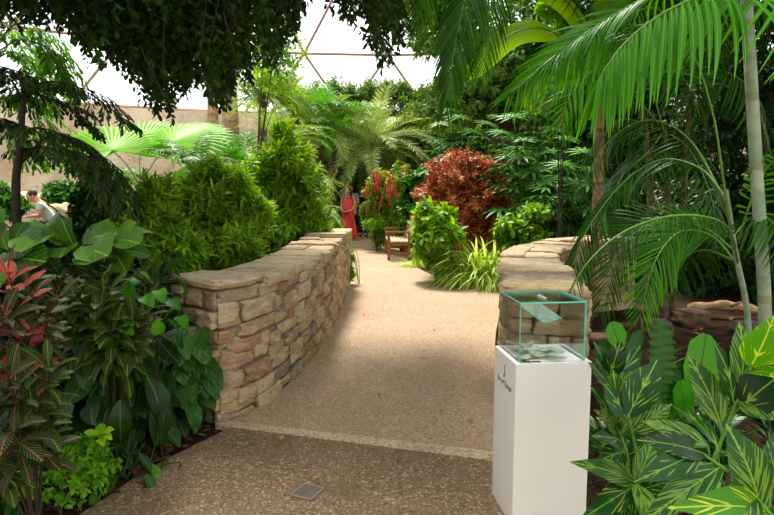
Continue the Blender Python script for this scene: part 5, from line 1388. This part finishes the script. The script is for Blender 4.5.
# small round light leaf sprig at the top
shrub('leafy_plant', 'light green round-leaved climber high against the dark trees', 'climber', (at(560, 200, 8.6).x, 8.7, 0), [blob(556, 8, 8.4, 14, 12), blob(562, 24, 8.6, 10, 16)], 60, 5, .12, .14, T_heart, 'lime', stems=3)

# --- cane palms with pale ringed trunks; fronds laid out individually
def cane_palm(label, base, canes, fronds, group=None):
    root = empty('cane_palm', base, 0, label, 'palm', group)
    for pts, r0, r1 in canes:
        st = MB(); st.tube(spline(pts, 24), np.linspace(r0, r1, 24), 14); st.build('cane', G['bark' if ('shaded' in label or 'tall' in label) else 'cane'], root)
    for pts, nl, ll, tm, mat, kw in fronds:
        mb = MB(); frond(mb, pts, nl, ll, tm, **kw); mb.build('frond', [G[mat], G['pstem']], root)
    return root
T_wide = [leaf(.062, 7, .12, .45, 'lance'), leaf(.068, 7, .12, .75, 'lance')]
T_thin = [leaf(.034, 6, .12, .6, 'lance'), leaf(.03, 6, .12, .9, 'lance')]
T_long = [leaf(.045, 6, .12, .8, 'lance'), leaf(.045, 6, .12, 1.2, 'lance')]
A = lambda *l: [at(*p) for p in l]
b1 = at(763, 330, 3.9)
cane_palm('thick pale ringed cane palm at the right edge, its bright frond hanging across the top', (b1.x, 3.9, 0),
    [([(b1.x + .03, 3.9, -.05), at(765, 320, 3.9), at(757, 180, 3.9), at(750, 60, 3.9), at(744, -40, 3.85)], .042, .034), ([(b1.x + .2, 4.1, -.05), at(790, 320, 4.1), at(792, 180, 4.2), at(796, 60, 4.3), at(800, -40, 4.3)], .036, .03)],
    [(A((744, -60, 3.6), (762, -40, 3.1), (742, -14, 2.75), (690, 0, 2.6), (652, 20, 2.55), (622, 46, 2.5), (600, 76, 2.45)), 30, .46, T_wide, 'areca', dict(a0=80, a1=22, N=(-.25, -.75, .5), hangside=(0.05, 1.35), lift=.05, t0=.28, rr=.008, jit=.035, prof=lambda t: .62 + .38 * np.sin(np.pi * np.clip(t, 0, 1) ** .9), rnds=.6)),
     (A((744, -60, 3.8), (700, -30, 4.4), (650, -6, 4.8), (590, 30, 5.0), (545, 66, 5.0)), 34, .62, T_long, 'areca', dict(a0=70, a1=25, N=(-.2, -.6, .75), hangside=(.1, .5), rr=.009, t0=.2, rnds=.3)),
     (A((746, -40, 3.9), (780, -30, 3.4), (820, 10, 3.2), (850, 70, 3.1)), 26, .6, T_long, 'areca', dict(hang=.4)),
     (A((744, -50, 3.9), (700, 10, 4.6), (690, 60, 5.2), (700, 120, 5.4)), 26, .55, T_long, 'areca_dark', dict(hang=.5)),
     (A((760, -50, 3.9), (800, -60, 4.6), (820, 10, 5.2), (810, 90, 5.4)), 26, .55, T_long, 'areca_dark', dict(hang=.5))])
b2 = at(744, 330, 4.25)
cane_palm('thin pale cane palm left of the thick one, its frond arching over the wall', (b2.x, 4.25, 0),
    [([(b2.x + .05, 4.25, -.05), at(748, 322, 4.25), at(735, 250, 4.25), at(726, 190, 4.25)], .024, .016)],
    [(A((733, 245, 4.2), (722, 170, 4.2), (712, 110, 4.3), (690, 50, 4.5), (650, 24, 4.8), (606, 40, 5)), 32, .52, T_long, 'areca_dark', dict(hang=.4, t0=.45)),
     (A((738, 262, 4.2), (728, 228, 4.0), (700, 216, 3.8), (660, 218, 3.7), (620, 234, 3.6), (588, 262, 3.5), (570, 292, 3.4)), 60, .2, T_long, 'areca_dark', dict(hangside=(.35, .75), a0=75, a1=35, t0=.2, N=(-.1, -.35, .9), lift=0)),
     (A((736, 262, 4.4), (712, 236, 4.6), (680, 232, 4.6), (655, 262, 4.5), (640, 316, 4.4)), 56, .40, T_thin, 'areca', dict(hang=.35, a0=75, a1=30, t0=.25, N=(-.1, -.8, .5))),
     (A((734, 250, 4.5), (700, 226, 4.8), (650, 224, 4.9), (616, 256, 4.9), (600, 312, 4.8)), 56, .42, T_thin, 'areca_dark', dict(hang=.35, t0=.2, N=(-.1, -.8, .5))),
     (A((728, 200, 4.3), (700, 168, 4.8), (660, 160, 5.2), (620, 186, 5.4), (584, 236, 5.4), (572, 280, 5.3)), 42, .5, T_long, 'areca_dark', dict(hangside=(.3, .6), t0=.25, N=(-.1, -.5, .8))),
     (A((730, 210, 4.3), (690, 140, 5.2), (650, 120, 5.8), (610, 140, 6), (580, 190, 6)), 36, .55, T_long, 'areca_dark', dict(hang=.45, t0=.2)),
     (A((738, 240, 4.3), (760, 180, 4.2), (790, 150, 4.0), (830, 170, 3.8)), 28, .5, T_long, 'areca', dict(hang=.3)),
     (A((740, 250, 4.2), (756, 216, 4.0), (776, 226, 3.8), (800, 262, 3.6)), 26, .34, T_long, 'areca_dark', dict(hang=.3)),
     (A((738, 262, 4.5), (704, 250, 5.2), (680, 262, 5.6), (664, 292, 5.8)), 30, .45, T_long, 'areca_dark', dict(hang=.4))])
# palm whose fronds fill between, and the dark frond hanging in the upper middle
x3 = at(668, 200, 7.2)
cane_palm('shaded cane palm behind the arching frond, between the tan trunk and the pale canes', (x3.x, 7.2, 0),
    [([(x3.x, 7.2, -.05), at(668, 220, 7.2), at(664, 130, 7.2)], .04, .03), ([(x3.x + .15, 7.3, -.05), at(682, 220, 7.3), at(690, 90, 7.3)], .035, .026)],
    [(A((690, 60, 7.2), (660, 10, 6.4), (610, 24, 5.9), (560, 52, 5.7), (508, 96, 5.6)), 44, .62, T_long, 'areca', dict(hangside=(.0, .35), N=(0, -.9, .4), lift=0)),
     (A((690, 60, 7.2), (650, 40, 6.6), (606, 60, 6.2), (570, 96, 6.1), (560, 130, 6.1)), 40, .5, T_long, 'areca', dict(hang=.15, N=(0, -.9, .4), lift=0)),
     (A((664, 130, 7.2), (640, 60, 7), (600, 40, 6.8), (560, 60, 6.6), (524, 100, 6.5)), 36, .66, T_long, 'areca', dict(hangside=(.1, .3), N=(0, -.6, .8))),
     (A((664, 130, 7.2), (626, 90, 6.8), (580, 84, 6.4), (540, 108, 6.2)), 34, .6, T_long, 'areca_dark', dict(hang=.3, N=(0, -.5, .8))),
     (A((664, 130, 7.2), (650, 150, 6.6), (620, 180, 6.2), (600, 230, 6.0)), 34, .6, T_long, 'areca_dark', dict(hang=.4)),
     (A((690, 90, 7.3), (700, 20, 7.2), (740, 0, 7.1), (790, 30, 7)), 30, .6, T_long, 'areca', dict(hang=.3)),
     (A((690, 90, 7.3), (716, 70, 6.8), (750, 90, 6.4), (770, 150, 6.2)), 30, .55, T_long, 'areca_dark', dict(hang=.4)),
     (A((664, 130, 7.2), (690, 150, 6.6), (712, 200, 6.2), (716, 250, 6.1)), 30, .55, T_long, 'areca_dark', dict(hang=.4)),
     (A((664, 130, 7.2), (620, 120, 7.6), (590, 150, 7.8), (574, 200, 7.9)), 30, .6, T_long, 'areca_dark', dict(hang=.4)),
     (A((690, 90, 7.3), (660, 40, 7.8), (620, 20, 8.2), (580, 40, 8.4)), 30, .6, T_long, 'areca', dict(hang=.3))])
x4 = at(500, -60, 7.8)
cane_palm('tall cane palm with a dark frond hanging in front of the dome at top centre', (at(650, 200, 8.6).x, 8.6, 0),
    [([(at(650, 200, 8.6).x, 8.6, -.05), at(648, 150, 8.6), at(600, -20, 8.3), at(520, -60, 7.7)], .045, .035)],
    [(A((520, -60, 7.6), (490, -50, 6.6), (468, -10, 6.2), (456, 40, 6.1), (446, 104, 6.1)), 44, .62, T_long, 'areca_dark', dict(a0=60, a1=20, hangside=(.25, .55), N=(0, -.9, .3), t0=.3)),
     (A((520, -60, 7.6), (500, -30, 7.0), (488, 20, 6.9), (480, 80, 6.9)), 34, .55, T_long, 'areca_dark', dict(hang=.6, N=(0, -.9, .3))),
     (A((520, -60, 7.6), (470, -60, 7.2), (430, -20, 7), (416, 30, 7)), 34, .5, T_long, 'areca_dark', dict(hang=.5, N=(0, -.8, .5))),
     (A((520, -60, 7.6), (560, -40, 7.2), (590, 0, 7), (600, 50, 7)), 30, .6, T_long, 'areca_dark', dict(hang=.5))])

# --- variegated gingers in the right foreground
def ginger(label, base, stems_, group=None, mat='alpinia'):
    """stems_: list of (stem pixel points incl Y, leaves (bx,by,tx,ty,W,dY[,mat][,prof]))"""
    root = empty('shell_ginger', base, 0, label, 'ginger', group)
    for pts, leaves in stems_:
        st = MB(); C_ = spline([Vector(base) + Vector((rs.normal(0, .03), rs.normal(0, .03), -.04))] + [at(*p) for p in pts], 16); st.tube(C_, np.linspace(.0085, .005, 16), 7)
        Yp = pts[-1][2]; made = []
        for lf in leaves:
            bx, by, tx, ty, W, dY = lf[:6]; m = lf[6] if len(lf) > 6 else mat
            a = at(bx, by, Yp); b = at(tx, ty, Yp + dY); mb = MB()
            w = W / F * Yp * 1.25
            if m == 'alpinia' and rs.uniform() < .4: m = 'alpinia_pale'
            big_leaf(mb, a, b, w, lf[7] if len(lf) > 7 else (rs.normal(0, .15), -.75, .65), .09, 'lance', .1, ns=14); mb.tube(spline([a, (a + b) / 2 + (b - a).cross(Vector((1, 0, 0))) * 0, b], 3), .0001, 3) if False else None
            made.append(mb.build('leaf', G[m], root))
            i = int(np.argmin(np.linalg.norm(C_ - np.array(tuple(a)), axis=1)))
            if np.linalg.norm(C_[i] - np.array(tuple(a))) > .01: st.tube([C_[max(i - 1, 0)], a], .003, 5)
        so_ = st.build('stem', G['stem'], root)
        for m_o in made: m_o.parent = so_
    return root
def fillers(label, base, n, hmin, hmax, L, mat='alpinia', group=None, az=(0, 6.28)):
    root = empty('shell_ginger', base, 0, label, 'ginger', group)
    for s_ in range(n):
        a = rs.uniform(*az); H = rs.uniform(hmin, hmax); h = np.array([math.cos(a), math.sin(a), 0]); b = np.array(tuple(base)) + rs.normal(0, .07, 3) * [1, 1, 0]
        C_ = spline([b - [0, 0, .04], b + h * H * .15 + Zv * H * .6, b + h * H * .5 + Zv * H], 14); st = MB(); st.tube(C_, np.linspace(.007, .004, 14), 6); st.build('stem', G['stem'], root)
        mb = MB(); 
        for k in range(8):
            i = 4 + k; t_ = nrm(C_[min(i + 1, 13)] - C_[i]); sd = np.cross(t_, Zv); sd = nrm(sd) * (1 if k % 2 else -1); d = nrm(t_ * .7 + sd * .8 + rs.normal(0, .15, 3) - Zv * .15)
            l = L * rs.uniform(.75, 1.1); big_leaf(mb, C_[i], C_[i] + d * l, l * .26, nrm(Zv + rs.normal(0, .2, 3)), .08, 'lance', .1, ns=8)
        mb.build('foliage', G[mat], root)
    return root
Y1 = 2.05
ginger('variegated ginger with a bright yellow-striped top leaf at the right edge', gnd(716, 590, -.02),
   [([(712, 480, Y1), (720, 444, Y1), (736, 404, Y1), (752, 364, Y1)],
     [(751, 366, 774, 316, 30, -.05, 'alpinia_lime'), (741, 384, 739, 322, 25, .1), (733, 399, 714, 343, 24, .05), (735, 412, 792, 366, 34, -.05), (720, 422, 688, 356, 25, .1), (738, 400, 786, 420, 26, -.1), (724, 436, 700, 392, 20, .2), (748, 372, 786, 380, 20, -.15, 'alpinia_lime')])])
ginger('variegated ginger leaning left in the bottom right corner', gnd(772, 640, -.02),
   [([(780, 540, 1.75), (766, 510, 1.75), (736, 478, 1.75), (700, 452, 1.75)],
     [(705, 454, 637, 440, 21, -.05), (708, 446, 642, 421, 18, .05), (716, 444, 672, 406, 20, .15), (699, 452, 634, 482, 24, -.12), (720, 467, 640, 524, 28, -.15), (760, 506, 726, 424, 38, .05), (766, 512, 668, 508, 30, -.25, 'alpinia_lime'), (752, 492, 700, 540, 30, -.25), (770, 500, 776, 430, 30, .1)])])
ginger('variegated ginger low against the right side of the plinth', gnd(640, 572, -.02),
   [([(642, 520, 1.95), (637, 486, 1.95)], [(634, 482, 570, 462, 19, -.1), (637, 484, 580, 520, 22, -.15), (637, 484, 650, 540, 20, -.2), (640, 490, 690, 478, 18, -.1), (636, 482, 652, 440, 20, .1), (634, 490, 604, 540, 20, -.1)]),
    ([(644, 500, 2.1), (634, 440, 2.1), (628, 414, 2.1)], [(628, 416, 657, 360, 27, .1), (628, 420, 604, 384, 18, .1), (632, 432, 672, 404, 20, 0)])])
ginger('striped ginger just right of the glass box and plinth', gnd(622, 540, -.02),
   [([(628, 470, 2.25), (622, 440, 2.25), (615, 420, 2.25)], [(616, 426, 613, 370, 27, .0), (620, 438, 590, 386, 16, 0), (618, 432, 594, 410, 16, -.05), (622, 442, 592, 436, 18, -.1), (620, 436, 640, 392, 18, .1), (624, 452, 596, 462, 18, -.1), (626, 456, 662, 440, 18, 0)]),
    ([(622, 430, 2.4), (612, 396, 2.4), (609, 376, 2.4)], [(609, 376, 621, 340, 18, .0), (608, 380, 594, 342, 14, .05), (612, 384, 640, 346, 16, .1), (610, 388, 588, 362, 14, 0), (612, 390, 632, 372, 14, 0)])])
fillers('shaded ginger clump behind the yellow-striped leaf', gnd(700, 500, -.02), 7, .35, .62, .26)
fillers('shaded ginger clump at the foot of the thick pale cane', gnd(790, 480, -.02), 7, .35, .7, .28)
fillers('low shaded ginger clump filling the soil behind the plinth-side gingers', gnd(650, 505, -.02), 7, .2, .45, .22)
fillers('low shaded ginger clump at the right of the bottom corner', gnd(800, 600, -.02), 5, .25, .45, .26)
fillers('small ginger clump tucked behind the plinth', gnd(606, 480, -.02), 5, .2, .4, .2)
# bird's nest ferns
Yn = 3.1
def nest(label, base, items, mat, fillmat='nest_lime'):
    root = empty('birds_nest_fern', base, 0, label, 'fern')
    for (bx, by, tx, ty, W, dY, wv, m) in items:
        a, b = at(bx, by, Yn), at(tx, ty, Yn + dY); mb = MB(); 
        C0 = Vector(base)
        big_leaf(mb, a, b, W / F * Yn, (0, -.9, .4), .06, 'ruffle', .06, wave=wv, ns=30); mb.tube(spline([C0 - Vector((0, 0, .04)), (C0 + a) / 2, a], 6), .006, 5, mat=1); mb.build('frond', [G[m], G['stem']], root)
nest("bird's nest fern with one tall ruffled frond behind the gingers", gnd(668, 440, -.02), [(658, 410, 660, 320, 27, .05, .22, 'nest'), (664, 412, 690, 360, 22, .05, .16, 'nest'), (656, 412, 636, 372, 20, .05, .16, 'nest')], 'nest')
nest("bird's nest fern with smooth bright fronds behind the yellow-striped ginger", gnd(694, 436, -.02), [(690, 404, 706, 334, 36, .05, .012, 'nest_lime'), (684, 420, 680, 380, 24, -.05, .01, 'nest_lime'), (700, 410, 730, 372, 22, .1, .01, 'nest_lime'), (676, 420, 656, 392, 22, 0, .01, 'nest_lime')], 'nest_lime')
nest("small bird's nest fern with a single bright frond beside the glass box", gnd(622, 425, -.02), [(621, 352, 611, 322, 21, 0, .05, 'nest_lime'), (622, 372, 640, 330, 14, .1, .04, 'nest'), (620, 366, 600, 340, 12, .05, .04, 'nest')], 'nest_lime')
tuft('narrow-bladed tuft hanging beside the near end of the right wall', 640, 392, 60, .6, mat='mid', spread=.05, cat='grass')
# log and rocks on the soil
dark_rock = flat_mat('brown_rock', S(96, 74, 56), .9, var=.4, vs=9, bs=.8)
q = gnd(724, 316); lg = empty('log', (q.x, q.y, .05), R(-12), 'short pale weathered log on the dark soil behind the canes', 'log')
mb = MB(); pts = spline([(-.42, 0, .03), (-.1, .02, .08), (.2, 0, .07), (.45, -.03, .0)], 14); mb.tube(pts, .06 + .015 * np.sin(np.arange(14) * 1.4), 10); mb.build('trunk_section', G['tan_bark'], lg, local=True)
mb = MB(); mb.tube([(.05, -.02, .08), (.14, -.14, .16)], [.028, .015], 7); mb.build('branch_stub', G['tan_bark'], lg, local=True)
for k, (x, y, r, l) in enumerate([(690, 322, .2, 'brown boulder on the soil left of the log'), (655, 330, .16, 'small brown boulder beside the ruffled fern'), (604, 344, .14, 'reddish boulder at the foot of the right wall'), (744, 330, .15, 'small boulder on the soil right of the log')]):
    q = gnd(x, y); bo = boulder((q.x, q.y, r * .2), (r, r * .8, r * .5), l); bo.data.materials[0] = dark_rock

# ================================================================ FALLEN LEAVES
def dead(label, px, py, L, W, mat, z=0.012, group=None, prof='oval', rot=None, rnd=None):
    q = gnd(px, py); mb = MB(); v, f, u = leaf(W, 5, .25, -.5, prof); mb.add((v - [0, .5, 0]) * L, [f], u, rs.uniform() if rnd is None else rnd)
    o = mb.build('fallen_leaf', G[mat]); o.location = (q.x, q.y, z); o.rotation_euler = (0, 0, rs.uniform(0, 6.28) if rot is None else rot)
    so2 = o.modifiers.new('solid', 'SOLIDIFY'); so2.thickness = .001
    return tag(o, label, 'leaf', group)
G['yellow'] = leaf_mat('yellow_dead_leaf', S(200, 150, 50), S(224, 186, 90), trans=.1, midc=S(160, 110, 40), rough=.6)
G['rust'] = leaf_mat('rust_dead_leaf', S(120, 50, 30), S(160, 84, 50), trans=.05, midc=S(90, 40, 24), rough=.6)
for lab, x, y, L, m in [('small yellow leaf lying on the path next to the drain cover', 316, 480, .04, 'yellow'), ('small yellow leaf a little farther left of the one by the drain cover', 305, 473, .035, 'yellow'), ('thin yellow-brown leaf on the near path in front of the pale strip', 282, 440, .05, 'yellow'),
      ('yellow leaf on the far path just behind the pale strip', 311, 407, .04, 'yellow'), ('curled rust leaf in the middle of the far path', 379, 396, .05, 'rust'), ('pale yellow leaf on the path left of the plinth', 396, 422, .035, 'yellow'), ('rust leaf on the path between the pale yellow leaf and the plinth', 441, 413, .045, 'rust'),
      ('dark leaf on the path closest to the plinth', 471, 423, .035, 'rust'), ('small dark leaf in the upper middle of the path', 434, 331, .04, 'rust'), ('tiny dark leaf beyond the middle of the path', 424, 360, .035, 'rust'), ('tiny dark leaf just below the other dark ones mid path', 424, 352, .03, 'rust'), ('yellow leaf at the foot of the long wall', 327, 357, .06, 'yellow'), ('yellow leaf against the long wall, nearer than the other', 321, 363, .06, 'yellow'), ('dark leaf on the path beside the long wall', 364, 316, .05, 'rust'), ('pale leaf on the path right of the long wall', 366, 345, .04, 'yellow'), ('rust leaf on the pale strip', 347, 446, .03, 'rust')]:
    dead(lab, x, y, L, .55, m)
for lab, x, y, L, m in [('orange dead leaf standing out on the soil by the near path edge', 138, 474, .09, 'rust'), ('pale brown dead leaf at the soil edge by the wall foot', 206, 431, .06, 'dry'), ('large curled brown leaf on the soil below the small bright shrub', 108, 493, .13, 'dry'), ('brown rounded leaf on the soil under the cream-edged plant', 163, 443, .09, 'dry')]:
    dead(lab, x, y, L, .6, m, z=.0)
k = 0
while k < 70:
    t_ = rs.uniform(0, 1); x = 78 + 150 * t_; y = 512 - 86 * t_; x -= rs.uniform(3, 50) * (1 - .5 * t_); y -= rs.uniform(-2, 12)
    dead('dry brown leaf scattered on the soil along the near left path edge', x, y, rs.uniform(.03, .075), .5, 'dry', z=-.012, group='dry leaves on the soil along the left path edge'); k += 1
for k in range(26):
    dead('dry brown leaf scattered on the dark soil around the log', rs.uniform(640, 760), rs.uniform(310, 350), rs.uniform(.06, .12), .5, 'dry', z=-.005, group='dry leaves on the soil around the log')
